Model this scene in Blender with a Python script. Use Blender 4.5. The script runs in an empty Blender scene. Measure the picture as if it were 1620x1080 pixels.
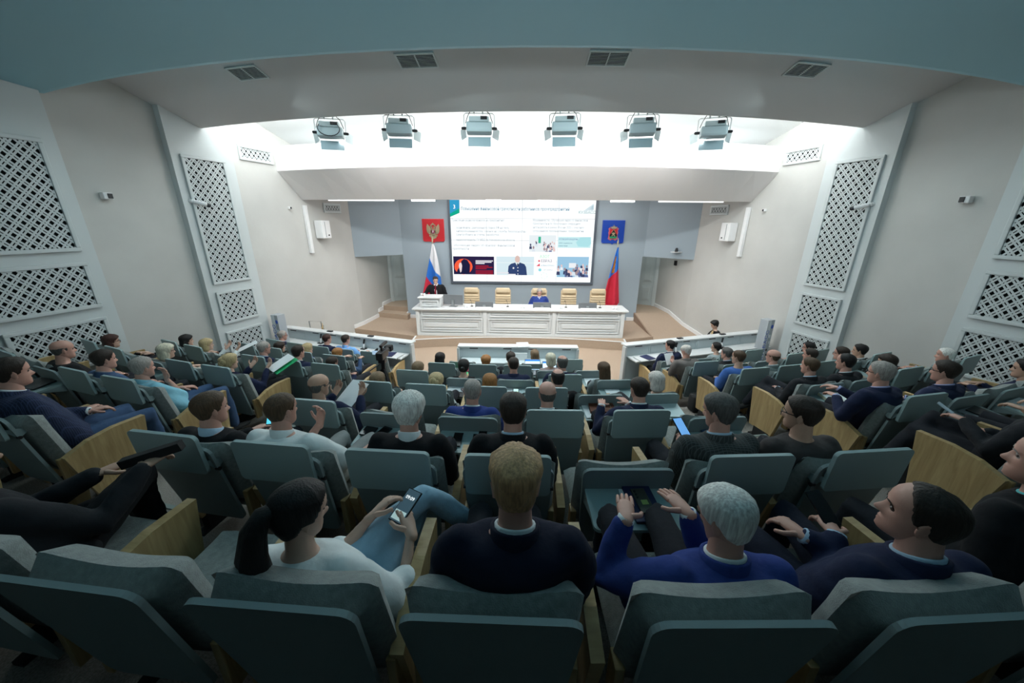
import bpy, bmesh, math, random
import numpy as np
from mathutils import Vector, Matrix
random.seed(7)
R_ = math.radians
S = bpy.context.scene
COL = S.collection

# ------------------------------------------------------------------ camera
CAMZ = 3.53
TH = R_(18.55); YAW = R_(1.54); ROLL = R_(0.34)
cam = bpy.data.objects.new('camera', bpy.data.cameras.new('camera'))
cam.data.sensor_width = 36.0
cam.data.lens = 565.0 / 1620.0 * 36.0
cam.data.clip_start = 0.02
def _cam():
    Rz = Matrix.Rotation(YAW, 3, 'Z')
    f = Rz @ Vector((0, math.cos(TH), -math.sin(TH)))
    u = Rz @ Vector((0, math.sin(TH), math.cos(TH)))
    r = Rz @ Vector((1, 0, 0))
    c, s = math.cos(ROLL), math.sin(ROLL)
    r, u = c * r + s * u, c * u - s * r
    M = Matrix((r, u, -f)).transposed().to_4x4()
    M.translation = (0, 0, CAMZ)
    cam.matrix_world = M
_cam()
COL.objects.link(cam)
S.camera = cam
# ------------------------------------------------------------------ world, light, exposure
S.view_settings.view_transform = 'Standard'
S.view_settings.look = 'None'
S.view_settings.gamma = 1.0
S.view_settings.use_curve_mapping = False
S.view_settings.exposure = 0.42
W = bpy.data.worlds.new('world'); S.world = W; W.use_nodes = True
W.node_tree.nodes['Background'].inputs[0].default_value = (0.5, 0.8, 0.9, 1)
W.node_tree.nodes['Background'].inputs[1].default_value = 0.02
def area(name, loc, target, size, power, color=(1, 1, 1), sy=None, spread=180):
    d = bpy.data.lights.new(name, 'AREA'); d.energy = power; d.color = color
    d.shape = 'RECTANGLE'; d.size = size; d.size_y = sy or size; d.spread = R_(spread)
    o = bpy.data.objects.new(name, d); COL.objects.link(o); o.location = loc
    v = Vector(target) - Vector(loc)
    o.rotation_euler = v.to_track_quat('-Z', 'Y').to_euler()
    return o
TEAL = (0.76, 0.96, 1.0)
# cove tubes hidden above the grey ceiling slab and behind the white fascia
for i, x in enumerate((-4.4, -1.5, 1.5, 4.4)):
    area('cove_light', (x, 7.0 + .0286 * x * x, 5.72), (x, 9.5, 5.35), 2.6, 60, (0.95, 1.0, 1.0), 0.15)
# stage light over the presidium
area('stage_light', (0, 10.9, 4.3), (0, 12.0, 0), 7.0, 60, (1.0, 0.98, 0.96), 0.5)
for x in (-4.6, 4.6):
    area('passage_light', (x, 12.9, 4.2), (x, 13.0, 0), .6, 14, (0.9, 1.0, 0.98), .3)
# faint hall light over the audience
for x in (-4.6, -1.5, 1.5, 4.6):       # tubes in the recess between the blue beam and the grey panel
    area('hall_light', (x, 4.60 + .0286 * x * x, 5.30), (x * .8, 4.5, 0), 2.8, 50, TEAL, 0.25)
area('beam_fill_light', (0, -0.6, 4.2), (0, 2.9, 5.4), 7.0, 38, (0.74, 0.94, 1.0), 0.4, 130)  # added fill without a fixture, aimed up to brighten the blue beam

# ------------------------------------------------------------------ materials
MATS = {}
def mat(name, color, rough=0.6, metal=0.0, bump=0.0, bscale=60.0, var=0.0, vscale=8.0, emit=None, estr=1.0,
        spec=0.5, stretch=None, sheen=0.0):
    if name in MATS: return MATS[name]
    m = bpy.data.materials.new(name); m.use_nodes = True
    nt = m.node_tree; b = nt.nodes['Principled BSDF']
    b.inputs['Base Color'].default_value = (*color, 1); b.inputs['Roughness'].default_value = rough
    b.inputs['Metallic'].default_value = metal; b.inputs['Specular IOR Level'].default_value = spec
    if sheen: b.inputs['Sheen Weight'].default_value = sheen
    tc = None
    if bump or var:
        tc = nt.nodes.new('ShaderNodeTexCoord'); mp = nt.nodes.new('ShaderNodeMapping')
        nt.links.new(tc.outputs['Object'], mp.inputs['Vector'])
        if stretch: mp.inputs['Scale'].default_value = stretch
    if bump:
        n = nt.nodes.new('ShaderNodeTexNoise'); n.inputs['Scale'].default_value = bscale; n.inputs['Detail'].default_value = 3
        bp = nt.nodes.new('ShaderNodeBump'); bp.inputs['Strength'].default_value = bump; bp.inputs['Distance'].default_value = 0.01
        nt.links.new(mp.outputs[0], n.inputs['Vector']); nt.links.new(n.outputs['Fac'], bp.inputs['Height'])
        nt.links.new(bp.outputs[0], b.inputs['Normal'])
    if var:
        n2 = nt.nodes.new('ShaderNodeTexNoise'); n2.inputs['Scale'].default_value = vscale; n2.inputs['Detail'].default_value = 5
        r = nt.nodes.new('ShaderNodeValToRGB')
        r.color_ramp.elements[0].position = 0.3; r.color_ramp.elements[1].position = 0.7
        r.color_ramp.elements[0].color = (*[max(0, c * (1 - var)) for c in color], 1)
        r.color_ramp.elements[1].color = (*[min(1, c * (1 + var)) for c in color], 1)
        nt.links.new(mp.outputs[0], n2.inputs['Vector']); nt.links.new(n2.outputs['Fac'], r.inputs[0])
        nt.links.new(r.outputs[0], b.inputs['Base Color'])
    if emit:
        b.inputs['Emission Color'].default_value = (*emit, 1); b.inputs['Emission Strength'].default_value = estr
    MATS[name] = m
    return m
def wood_mat():
    if 'wood' in MATS: return MATS['wood']
    m = mat('wood', (0.5, 0.3, 0.12), 0.45)
    nt = m.node_tree; b = nt.nodes['Principled BSDF']
    tc = nt.nodes.new('ShaderNodeTexCoord'); mp = nt.nodes.new('ShaderNodeMapping'); mp.inputs['Scale'].default_value = (3, 14, 1.2)
    n = nt.nodes.new('ShaderNodeTexNoise'); n.inputs['Scale'].default_value = 2.2; n.inputs['Detail'].default_value = 6; n.inputs['Distortion'].default_value = 1.2
    r = nt.nodes.new('ShaderNodeValToRGB')
    r.color_ramp.elements[0].position = 0.3; r.color_ramp.elements[1].position = 0.72
    r.color_ramp.elements[0].color = (0.36, 0.235, 0.10, 1); r.color_ramp.elements[1].color = (0.52, 0.37, 0.18, 1)
    nt.links.new(tc.outputs['Object'], mp.inputs[0]); nt.links.new(mp.outputs[0], n.inputs['Vector'])
    nt.links.new(n.outputs['Fac'], r.inputs[0]); nt.links.new(r.outputs[0], b.inputs['Base Color'])
    return m
M_plaster = mat('wall_plaster', (0.56, 0.555, 0.53), 0.8, var=0.07, vscale=0.9, bump=0.15, bscale=14)
M_white = mat('white_paint', (0.62, 0.66, 0.66), 0.55)
M_bright = mat('bright_white', (0.82, 0.82, 0.82), 0.5)
M_ceil = mat('ceiling_grey', (0.60, 0.60, 0.60), 1.0, spec=0.0)
M_soffit = mat('soffit_white', (0.86, 0.84, 0.84), 0.8)
M_beam = mat('beam_blue', (0.30, 0.55, 0.64), 0.6)
M_cove = mat('cove_white', (0.9, 0.92, 0.92), 0.7)
M_bluewall = mat('blue_wall', (0.35, 0.42, 0.475), 0.7, bump=0.08, bscale=120)
M_carpet = mat('beige_carpet', (0.44, 0.33, 0.245), 0.95, bump=0.5, bscale=300, var=0.13, vscale=90)
M_tier = mat('tier_carpet', (0.26, 0.24, 0.215), 0.97, bump=0.5, bscale=300, var=0.35, vscale=120)
M_fabric = mat('seat_fabric', (0.225, 0.25, 0.24), 0.95, bump=0.35, bscale=220, var=0.18, vscale=45, sheen=0.3)
M_shell = mat('seat_shell', (0.225, 0.29, 0.295), 0.5, bump=0.05, bscale=400)
M_leaf = mat('table_leaf_paint', (0.30, 0.405, 0.41), 0.4, bump=0.04, bscale=400)
M_wood = wood_mat()
M_black = mat('black_plastic', (0.012, 0.012, 0.014), 0.35)
M_blackrub = mat('black_matte', (0.01, 0.01, 0.011), 0.8)
M_dark = mat('void_dark', (0.006, 0.008, 0.008), 0.95, spec=0.1)
M_metal = mat('metal_grey', (0.35, 0.37, 0.38), 0.35, metal=0.7)
M_desk = mat('desk_white', (0.68, 0.69, 0.69), 0.4)
M_deskblue = mat('desk_pale_blue', (0.55, 0.62, 0.64), 0.45)
M_paper = mat('paper', (0.8, 0.84, 0.86), 0.7)
M_leather = mat('cream_leather', (0.62, 0.48, 0.31), 0.45, bump=0.1, bscale=60)
M_gold = mat('gold', (0.55, 0.47, 0.30), 0.35, metal=0.4)
M_screen_w = mat('screen_glow', (0.9, 0.95, 1), 0.5, emit=(0.93, 0.98, 1.0), estr=1.6)

# ------------------------------------------------------------------ mesh helpers
def obj(name, verts, faces, material=None, parent=None, smooth=False, mats=None, midx=None, loc=None, rotz=None):
    me = bpy.data.meshes.new(name)
    me.from_pydata([tuple(map(float, v)) for v in verts], [], faces)
    if mats:
        for m in mats: me.materials.append(m)
        if midx is not None: me.polygons.foreach_set('material_index', midx)
    elif material: me.materials.append(material)
    if smooth: me.polygons.foreach_set('use_smooth', [True] * len(me.polygons))
    me.validate(); me.update()
    o = bpy.data.objects.new(name, me); COL.objects.link(o)
    if parent: o.parent = parent
    if loc is not None: o.location = loc
    if rotz is not None: o.rotation_euler = (0, 0, rotz)
    return o
def tag(o, label=None, cat=None, group=None, kind=None):
    if label: o['label'] = label
    if cat: o['category'] = cat
    if group: o['group'] = group
    if kind: o['kind'] = kind
    return o
def struct(o, label=None, cat=None):
    o['kind'] = 'structure'
    if label: o['label'] = label
    if cat: o['category'] = cat
    return o
def empty(name, loc=(0, 0, 0), rotz=0.0, label=None, cat=None, group=None, kind=None):
    o = bpy.data.objects.new(name, None); COL.objects.link(o); o.location = loc; o.rotation_euler = (0, 0, rotz)
    o.empty_display_size = 0.1
    return tag(o, label, cat, group, kind)
class MB:
    def __init__(s): s.v = []; s.f = []; s.m = []; s.cur = 0
    def add(s, v, f):
        b = len(s.v); s.v += [tuple(map(float, p)) for p in v]; s.f += [tuple(i + b for i in q) for q in f]; s.m += [s.cur] * len(f); return s
    def box(s, c, d, M=None, bev=0.0):
        x, y, z = d[0] / 2, d[1] / 2, d[2] / 2
        if bev > 0:
            b = min(bev, x * .9, y * .9, z * .9); vs = []; 
            bm = bmesh.new(); bmesh.ops.create_cube(bm, size=1)
            for v in bm.verts: v.co = Vector((v.co.x * d[0], v.co.y * d[1], v.co.z * d[2]))
            bmesh.ops.bevel(bm, geom=bm.edges[:], offset=b, segments=2, affect='EDGES', profile=0.6)
            bm.verts.ensure_lookup_table()
            vs = [v.co.copy() for v in bm.verts]; fs = [tuple(v.index for v in f.verts) for f in bm.faces]; bm.free()
        else:
            vs = [Vector(p) for p in ((-x, -y, -z), (x, -y, -z), (x, y, -z), (-x, y, -z), (-x, -y, z), (x, -y, z), (x, y, z), (-x, y, z))]
            fs = [(0, 3, 2, 1), (4, 5, 6, 7), (0, 1, 5, 4), (1, 2, 6, 5), (2, 3, 7, 6), (3, 0, 4, 7)]
        if M is not None: vs = [M @ v for v in vs]
        return s.add([v + Vector(c) for v in vs], fs)
    def prism(s, poly, a, b, axis='x'):
        n = len(poly)
        def mk(t, p):
            return (t, p[0], p[1]) if axis == 'x' else ((p[0], t, p[1]) if axis == 'y' else (p[0], p[1], t))
        vs = [mk(a, p) for p in poly] + [mk(b, p) for p in poly]
        fs = [tuple(range(n))[::-1], tuple(range(n, 2 * n))] + [(i, (i + 1) % n, n + (i + 1) % n, n + i) for i in range(n)]
        return s.add(vs, fs)
    def loft(s, rings, cap=True, closed=True):
        n = len(rings[0]); vs = [p for r in rings for p in r]; fs = []
        for i in range(len(rings) - 1):
            for j in range(n if closed else n - 1):
                k = (j + 1) % n
                fs.append((i * n + j, i * n + k, (i + 1) * n + k, (i + 1) * n + j))
        if cap:
            fs.append(tuple(range(n))[::-1]); fs.append(tuple((len(rings) - 1) * n + j for j in range(n)))
        return s.add(vs, fs)
    def tube(s, pts, rad, n=10, flat=1.0, up=(0, 0, 1), roundcap=True):
        pts = [Vector(p) for p in pts]
        if not hasattr(rad, '__len__'): rad = [rad] * len(pts)
        if not hasattr(flat, '__len__'): flat = [flat] * len(pts)
        rad = list(rad); flat = list(flat)
        if roundcap:
            d0 = (pts[0] - pts[1]).normalized(); d1 = (pts[-1] - pts[-2]).normalized()
            pts = [pts[0] + d0 * rad[0] * .75 * min(1, 1)] + [pts[0] + d0 * rad[0] * .45] + pts + [pts[-1] + d1 * rad[-1] * .45] + [pts[-1] + d1 * rad[-1] * .75]
            rad = [rad[0] * .35, rad[0] * .8] + rad + [rad[-1] * .8, rad[-1] * .35]
            flat = [flat[0]] * 2 + flat + [flat[-1]] * 2
        rings = []; prev = None
        for i, p in enumerate(pts):
            t = (pts[min(i + 1, len(pts) - 1)] - pts[max(i - 1, 0)]).normalized()
            if prev is None:
                a = t.cross(Vector(up)); a = a if a.length > .05 else t.cross(Vector((0, 1, 0))); a.normalize()
            else:
                a = prev - t * prev.dot(t); a.normalize()
            prev = a; b = a.cross(t)
            rings.append([p + a * (rad[i] * math.cos(2 * math.pi * k / n)) + b * (rad[i] * flat[i] * math.sin(2 * math.pi * k / n)) for k in range(n)])
        return s.loft(rings)
    def build(s, name, material=None, parent=None, smooth=False, mats=None, **k):
        return obj(name, s.v, s.f, material, parent, smooth, mats, s.m if mats else None, **k)
def rrect(w, h, r, n=5):
    pts = []
    for cx, cy, a in ((w / 2 - r, h / 2 - r, 0), (-w / 2 + r, h / 2 - r, 90), (-w / 2 + r, -h / 2 + r, 180), (w / 2 - r, -h / 2 + r, 270)):
        for k in range(n + 1):
            t = R_(a + 90 * k / n); pts.append((cx + r * math.cos(t), cy + r * math.sin(t)))
    return pts
def copy_tree(o, parent=None):
    c = o.copy(); COL.objects.link(c)
    if parent: c.parent = parent; c.matrix_parent_inverse = o.matrix_parent_inverse
    for ch in CH.get(o.name, []): copy_tree(ch, c)
    return c
CH = {}
def index_children(root):
    def rec(o):
        CH[o.name] = [x for x in COL.objects if x.parent == o]
        for x in CH[o.name]: rec(x)
    rec(root)

# ------------------------------------------------------------------ room
KA = 0.0286
def wallx(y): return 8.24 - 0.265 * y if y < 11.3 else 5.2455 - .095 * (y - 11.3)
WA = math.atan(0.265)
def arc_y(y0, x, k=KA): return y0 + k * x * x
YB = -3.0       # rear wall
# side walls
for sg, nm in ((-1, 'wall_left'), (1, 'wall_right')):
    mb = MB(); t = 0.2
    a = (wallx(YB), YB); b = (wallx(11.3), 11.3); c = (4.94, 14.4)
    poly = [(sg * a[0], a[1]), (sg * b[0], b[1]), (sg * c[0], c[1]), (sg * (c[0] + t), c[1]), (sg * (b[0] + t), b[1]), (sg * (a[0] + t), a[1])]
    mb.prism(poly, -0.3, 6.6, 'z')
    w = struct(mb.build(nm, M_plaster), 'pale mottled plaster side wall of the hall', 'wall')
bk = MB().box((0, YB - .1, 3.2), (19, .2, 7.2)).build('wall_back', mat('rear_wall_dark', (.10, .11, .12), .8)); struct(bk)
# blue wall behind presidium, with angled lintels over the side passages
wf = empty('wall_front', (0, 0, 0), label='blue grey wall behind the presidium', cat='wall', kind='structure')
mb = MB(); mb.box((-0.02, 12.42, 2.3), (8.04, .24, 4.4)); mb.build('blue_panel', M_bluewall, wf)
for sg in (-1, 1):
    mb = MB(); poly = [(sg * 3.98, 12.299), (sg * 4.04, 12.298), (sg * 5.24, 11.3), (sg * 5.36, 11.42), (sg * 4.04, 12.54)]
    mb.prism(poly, 2.45, 4.5, 'z'); mb.build('lintel', M_bluewall, wf)
    mb = MB(); mb.box((sg * 3.86, 12.27, .31), (.36, .05, .12), bev=.01); mb.box((sg * 4.05, 12.36, .36), (.05, .24, .22), bev=.01)
    mb.build('baseboard', M_bright, wf)
mb = MB().box((0, 14.5, 3), (12, .2, 7.2)); struct(mb.build('wall_stage_rear', M_plaster))
# baseboards along the side walls by the stage
def strip(name, pts, h, t, m, parent=None):
    mb = MB()
    for (p, q) in zip(pts[:-1], pts[1:]):
        p = Vector(p); q = Vector(q); d = q - p; n = Vector((-d.y, d.x, 0)).normalized() * t
        vs = [p, q, q + n, p + n, p + Vector((0, 0, h)), q + Vector((0, 0, h)), q + n + Vector((0, 0, h)), p + n + Vector((0, 0, h))]
        mb.add(vs, [(0, 3, 2, 1), (4, 5, 6, 7), (0, 1, 5, 4), (1, 2, 6, 5), (2, 3, 7, 6), (3, 0, 4, 7)])
    return mb.build(name, m, parent)
wx = lambda y, e=.005: wallx(y) - e
struct(strip('baseboard_left', [(-wx(10.87), 10.87, .25), (-wx(11.3), 11.3, .25), (-wx(12.35), 12.35, .25), (-wx(12.38), 12.38, .42), (-wx(12.7), 12.7, .42), (-wx(12.73), 12.73, .58), (-wx(13.45), 13.45, .58)], .12, -.03, M_bright))
struct(strip('baseboard_left', [(-wx(8.9), 8.9, 0), (-wx(10.85), 10.85, 0)], .12, -.03, M_bright))
struct(strip('baseboard_right', [(wx(9.0), 9.0, 0), (wx(10), 10.0, .14), (wx(11.3), 11.3, .35), (wx(12.3), 12.3, .52), (wx(13.45), 13.45, .52)], .12, .03, M_bright))
# doors at the ends of the side passages
for sg, z0, nm in ((-1, .58, 'door_1'), (1, .52, 'door_2')):
    d = empty(nm, (sg * 4.50, 13.78, z0), rotz=sg * R_(-24), label='white panelled double door at the end of the %s stage passage' % ('left' if sg < 0 else 'right'), cat='door', kind='structure')
    mb = MB()
    mb.box((0, 0, 1.1), (1.0, .05, 2.2))
    for (x, z, w, h) in ((-.25, .45, .34, .55), (-.25, 1.5, .34, 1.2), (.25, .45, .34, .55), (.25, 1.5, .34, 1.2)):
        mb.box((x, -.03, z), (w, .02, h), bev=.008); mb.box((x, -.045, z), (w - .1, .02, h - .1), bev=.008)
    mb.build('door_leaf', mat('door_paint', (.55, .60, .60), .5), d)
    mb = MB()
    for s2 in (-1, 1):
        mb.box((s2 * .58, -.05, 1.15), (.16, .1, 2.4), bev=.015); mb.box((s2 * .58, -.11, 1.15), (.08, .04, 2.4), bev=.01)
    mb.box((0, -.05, 2.38), (1.32, .1, .16), bev=.015)
    mb.build('door_frame', M_white, d)

# floor
fl = empty('floor', (0, 0, 0), label='carpeted floor of the hall, rising in curved tiers', cat='floor', kind='structure')
MB().box((0, 9.5, -.15), (14, 8.4, .3)).build('lower_floor', M_carpet, fl)
def sag(x, R=16.0): return R - math.sqrt(R * R - min(x * x, 100))
def row_y(i): return .68 + .95 * i
def row_z(i): return .265 * (6 - i)
N = 28
for i in range(-2, 7):
    z = row_z(i) if i < 6 else 0.004
    if i < 0: z = row_z(0) + (-i) * .0
    y0, y1 = row_y(i) - .14, row_y(i + 1) - .14
    if i == -2: y0 = -2.95
    xs = np.linspace(-1, 1, N + 1)
    top = []
    for u in xs:
        xb = u * (wallx(y0 + 1) - .05); xt = u * (wallx(y1 + 1) - .05)
        ya = y0 + (sag(xb) if i > -2 else 0); yb = y1 + sag(xt)
        top.append(((xb, ya), (xt, yb)))
    vs = []; fs = []
    for (a, b) in top: vs += [(a[0], a[1], z), (b[0], b[1], z), (b[0], b[1], z - .27)]
    for k in range(N):
        o = 3 * k; fs += [(o, o + 3, o + 4, o + 1), (o + 1, o + 4, o + 5, o + 2)]
    t = obj('tier', vs, fs, M_tier, fl)
# intermediate aisle steps with nosing, one per tier
for sg in (-1, 1):
    for i in range(0, 6):
        xc = {0: 2.95, 1: 2.95, 2: 2.72, 3: 2.62, 4: 2.4, 5: 2.2}[i] * sg
        w = {0: 1.0, 1: 1.0, 2: 1.15, 3: 1.1, 4: .75, 5: .75}[i]
        y1 = row_y(i + 1) - .14 + sag(xc); z = row_z(i + 1)
        st = empty('stair_step', (xc, y1, z), rotz=-sg * math.asin(abs(xc) / 16) * -1); st.parent = fl
        MB().box((0, .2, .066), (w, .40, .132), bev=.004).build('tread', M_tier, st)
        MB().box((0, .385, .135), (w, .035, .008)).build('nosing', mat('nosing_strip', (.2, .25, .24), .5), st)
# stage
front = [(-3.18, 10.15), (-3.16, 9.76)] + [(x, 9.80 + .34 * (1 - (x / 3.1) ** 2)) for x in np.linspace(-2.6, 2.6, 11)] + [(3.02, 9.82), (3.05, 10.12), (4.0, 10.42)]
poly = [(-wallx(10.87), 10.87)] + front + [(4.0, 12.32), (-4.0, 12.32), (-4.02, 12.35), (-4.02, 13.2), (-wx(13.2), 13.2), (-wx(11.3), 11.3)]
mb = MB(); mb.prism(poly, 0.0, .25, 'z'); mb.build('stage_platform', M_carpet, fl)
mb = MB()
fr = [Vector((x, y, .25)) for x, y in front[0:14] + [(3.05, 10.12)]]
for p, q in zip(fr[:-1], fr[1:]):
    d = q - p; n = Vector((d.y, -d.x, 0)).normalized() * .035
    mb.add([p + n * .3, q + n * .3, q - n, p - n, p + n * .3 + Vector((0, 0, .012)), q + n * .3 + Vector((0, 0, .012)), q - n + Vector((0, 0, .012)), p - n + Vector((0, 0, .012))],
           [(0, 3, 2, 1), (4, 5, 6, 7), (0, 1, 5, 4), (1, 2, 6, 5), (2, 3, 7, 6), (3, 0, 4, 7)])
mb.build('edge_trim', M_bright, fl)
M_riser = mat('riser_carpet', (0.30, 0.21, 0.15), .95, bump=.4, bscale=300)
mb = MB(); mb.prism([(-wx(12.35), 12.35), (-3.96, 11.97), (-3.96, 12.5), (-4.02, 13.6), (-wx(13.6), 13.6)], .25, .42, 'z'); mb.build('stage_step', M_carpet, fl)
mb = MB(); mb.prism([(-wx(12.75), 12.75), (-4.06, 12.45), (-4.06, 14.3), (-wx(14.3), 14.3)], .25, .58, 'z'); mb.build('stage_step', M_carpet, fl)
mb = MB(); y0, y1, y2 = 9.1, 12.3, 14.3
vs = [(3.98, y0, .004), (wx(y0), y0, .004), (wx(11.3), 11.3, .36), (wx(y1), y1, .52), (3.98, y1, .52), (wx(y2), y2, .52), (3.98, y2, .52), (3.98, 11.3, .36)]
mb.add(vs, [(0, 1, 2, 7), (7, 2, 3, 4), (4, 3, 5, 6)]); mb.add([(3.98, y0, 0), (3.98, y1, .52), (3.98, y1, 0), (3.98, y2, .52), (3.98, y2, 0)], [(0, 1, 2), (2, 1, 3, 4)])
mb.build('ramp', M_carpet, fl)
mb = MB(); mb.add([(3.93, 10.44, .25), (3.975, 10.44, .25), (3.975, 12.3, .53), (3.93, 12.3, .53), (3.93, 10.44, .24), (3.93, 12.3, .24)], [(0, 1, 2, 3), (4, 0, 3, 5)]); mb.build('ramp_edge', M_riser, fl)

# ceilings
NX = 24
def arcstrip(name, prof, m, hw=7.6, parent=None, caps=False, kk=None):
    """prof: list of (y at centre, z, k)"""
    vs = []; fs = []
    xs = np.linspace(-hw, hw, NX + 1)
    for x in xs:
        for p in prof:
            k = p[2] if len(p) > 2 else KA
            vs.append((x, p[0] + k * x * x, p[1]))
    n = len(prof)
    for i in range(NX):
        for j in range(n - 1):
            fs.append((i * n + j, i * n + j + 1, (i + 1) * n + j + 1, (i + 1) * n + j))
    o = obj(name, vs, fs, m, parent)
    return o
ce = empty('ceiling', (0, 0, 0), label='stepped curved ceiling with grey slanted panel and bright cove', cat='ceiling', kind='structure')
def clipwall(x, y): return x
arcstrip('blue_beam', [(-2.2, 5.6), (-2.2, 5.45), (1.2, 5.45), (3.2, 5.28), (4.3, 5.19), (4.36, 5.195), (4.38, 5.22), (4.38, 6.0)], M_beam, 8.4, ce)
arcstrip('grey_panel', [(4.2, 5.93), (6.42, 5.17), (6.46, 5.17), (6.46, 5.26), (5.2, 6.3)], M_ceil, 7.2, ce)
arcstrip('cove_ceiling', [(5.0, 6.42), (6.4, 5.98), (9.3, 5.11)], M_cove, 7.2, ce)
arcstrip('white_fascia', [(9.0, 5.14), (8.17, 5.15), (8.15, 5.14), (8.15, 4.63)], M_bright, 6.2, ce)
arcstrip('white_soffit', [(8.15, 4.63), (9.26, 4.03, .0135), (9.30, 4.03, .0135), (9.34, 4.5, .0135)], M_soffit, 6.2, ce)
obj('stage_ceiling', [(-6.5, 9.3, 4.46), (6.5, 9.3, 4.46), (6.5, 14.5, 4.46), (-6.5, 14.5, 4.46)], [(0, 1, 2, 3)], M_soffit, ce)
obj('ceiling_slab', [(-9.5, -3.2, 6.5), (9.5, -3.2, 6.5), (7, 14.5, 6.5), (-7, 14.5, 6.5)], [(0, 1, 2, 3)], M_ceil, ce)
M_led = mat('led_strip', (1, 1, 1), .5, emit=(1, 1, 1), estr=6)
for (x0, x1) in ((-5.0, -3.3), (-2.85, -2.25), (-.95, -.55), (.35, .75), (2.2, 2.8), (3.4, 5.0)):
    tag(MB().box(((x0 + x1) / 2, 9.72, 4.03), (x1 - x0, .06, .04), bev=.01).build('linear_lamp', M_led if abs((x0 + x1) / 2) < 3 else mat('led_dim', (.9, .9, .9), .4, emit=(1, 1, 1), estr=1.0)),
        'slim linear lamp under the stage ceiling, %s of the video wall' % (('just left of the centre' if x0 < 0 else 'just right of the centre') if abs(x0) < 1 else ('near the left edge' if -3 < x0 < -1.5 else ('near the right edge' if 1.5 < x0 < 3 else ('far left' if x0 < 0 else 'far right')))), 'lamp', 'linear lamps under the stage ceiling')
# ceiling vents
for n_, (x, y) in zip(('far left', 'centre left', 'centre right', 'far right'), ((-3.92, 5.88), (-1.40, 5.50), (1.05, 5.47), (3.80, 5.86))):
    rz = math.atan(2 * KA * x); sl = -0.342
    z = 5.93 + (y - KA * x * x - 4.2) * sl
    v = empty('ceiling_vent', (x, y, z - .005), label='slatted air vent in the grey ceiling panel, %s of four' % n_, cat='vent', group='air vents in the grey ceiling panel')
    v.rotation_euler = (math.atan(sl), 0, rz)
    fr_ = MB()
    for s in (-1, 1):
        fr_.box((0, s * .115, -.006), (.52, .02, .014)); fr_.box((s * .25, 0, -.006), (.02, .25, .014))
    fr_.box((0, 0, -.006), (.016, .23, .014)); fr_.build('frame', M_white, v)
    MB().box((0, 0, -.001), (.5, .23, .004)).build('backing', M_dark, v)
    for k in range(9):
        yy = -.09 + k * .0225
        for s in (-1, 1): MB().box((s * .125, yy, -.006), (.225, .006, .003)).build('slat', M_white, v)

# ------------------------------------------------------------------ wall furniture: pilasters + grilles
def wall_frame(sg, y, z=0.0, off=0.0):
    """matrix: local x along the wall towards the stage, local y into the room, z up"""
    x = sg * (wallx(y) - off)
    dx = Vector((-sg * .265, 1, 0)).normalized()
    dn = Vector((-sg, -.265, 0)).normalized()
    M = Matrix((dx, dn, Vector((0, 0, 1)))).transposed().to_4x4()
    M.translation = (x, y, z)
    return M
def clip_bar(px, pz, dx, dz, w, h):
    # clip infinite line to rect [-w/2,w/2]x[-h/2,h/2]
    t0, t1 = -1e9, 1e9
    for p, d, lim in ((px, dx, w / 2), (pz, dz, h / 2)):
        a, b = (-lim - p) / d, (lim - p) / d
        if a > b: a, b = b, a
        t0 = max(t0, a); t1 = min(t1, b)
    return (t0, t1) if t1 > t0 + .01 else None
def grille(M, w, h, label, pitch=.050, bar=.022, group='white lattice grilles on the side walls'):
    g = empty('lattice_grille', label=label, cat='grille', group=group)
    g.matrix_world = M
    fw = .055
    f = MB()
    for (cx, cz, a, b) in ((0, h / 2 - fw / 2, w, fw), (0, -h / 2 + fw / 2, w, fw), (w / 2 - fw / 2, 0, fw, h - 2 * fw), (-w / 2 + fw / 2, 0, fw, h - 2 * fw)):
        f.box((cx, .02, cz), (a, .04, b), bev=.012)
    f.build('frame', M_white, g)
    iw, ih = w - 2 * fw, h - 2 * fw
    MB().box((0, .002, 0), (iw, .003, ih)).build('backing', M_dark, g)
    L = MB()
    for s in (1, -1):
        ang = R_(50) * s; dx, dz = math.cos(ang), math.sin(ang); nx, nz = -dz, dx
        n = int((iw + ih) / pitch / 1.0) + 2
        for k in range(-n, n + 1):
            b_ = bar; o = k * pitch + (pitch * .16 if k % 2 else -pitch * .16)
            c = clip_bar(nx * o, nz * o, dx, dz, iw, ih)
            if not c: continue
            a0 = Vector((nx * o + dx * c[0], 0, nz * o + dz * c[0])); a1 = Vector((nx * o + dx * c[1], 0, nz * o + dz * c[1]))
            N_ = Vector((nx, 0, nz)) * b_ / 2; Y0 = Vector((0, .014 if s > 0 else .018, 0)); Y1 = Y0 + Vector((0, .004, 0))
            L.add([a0 - N_ + Y0, a1 - N_ + Y0, a1 + N_ + Y0, a0 + N_ + Y0, a0 - N_ + Y1, a1 - N_ + Y1, a1 + N_ + Y1, a0 + N_ + Y1],
                  [(0, 3, 2, 1), (4, 5, 6, 7), (0, 1, 5, 4), (2, 3, 7, 6)])
    tag(L.build('lattice', M_white, g), kind='stuff')
    return g
SN = {-1: 'left', 1: 'right'}
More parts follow.
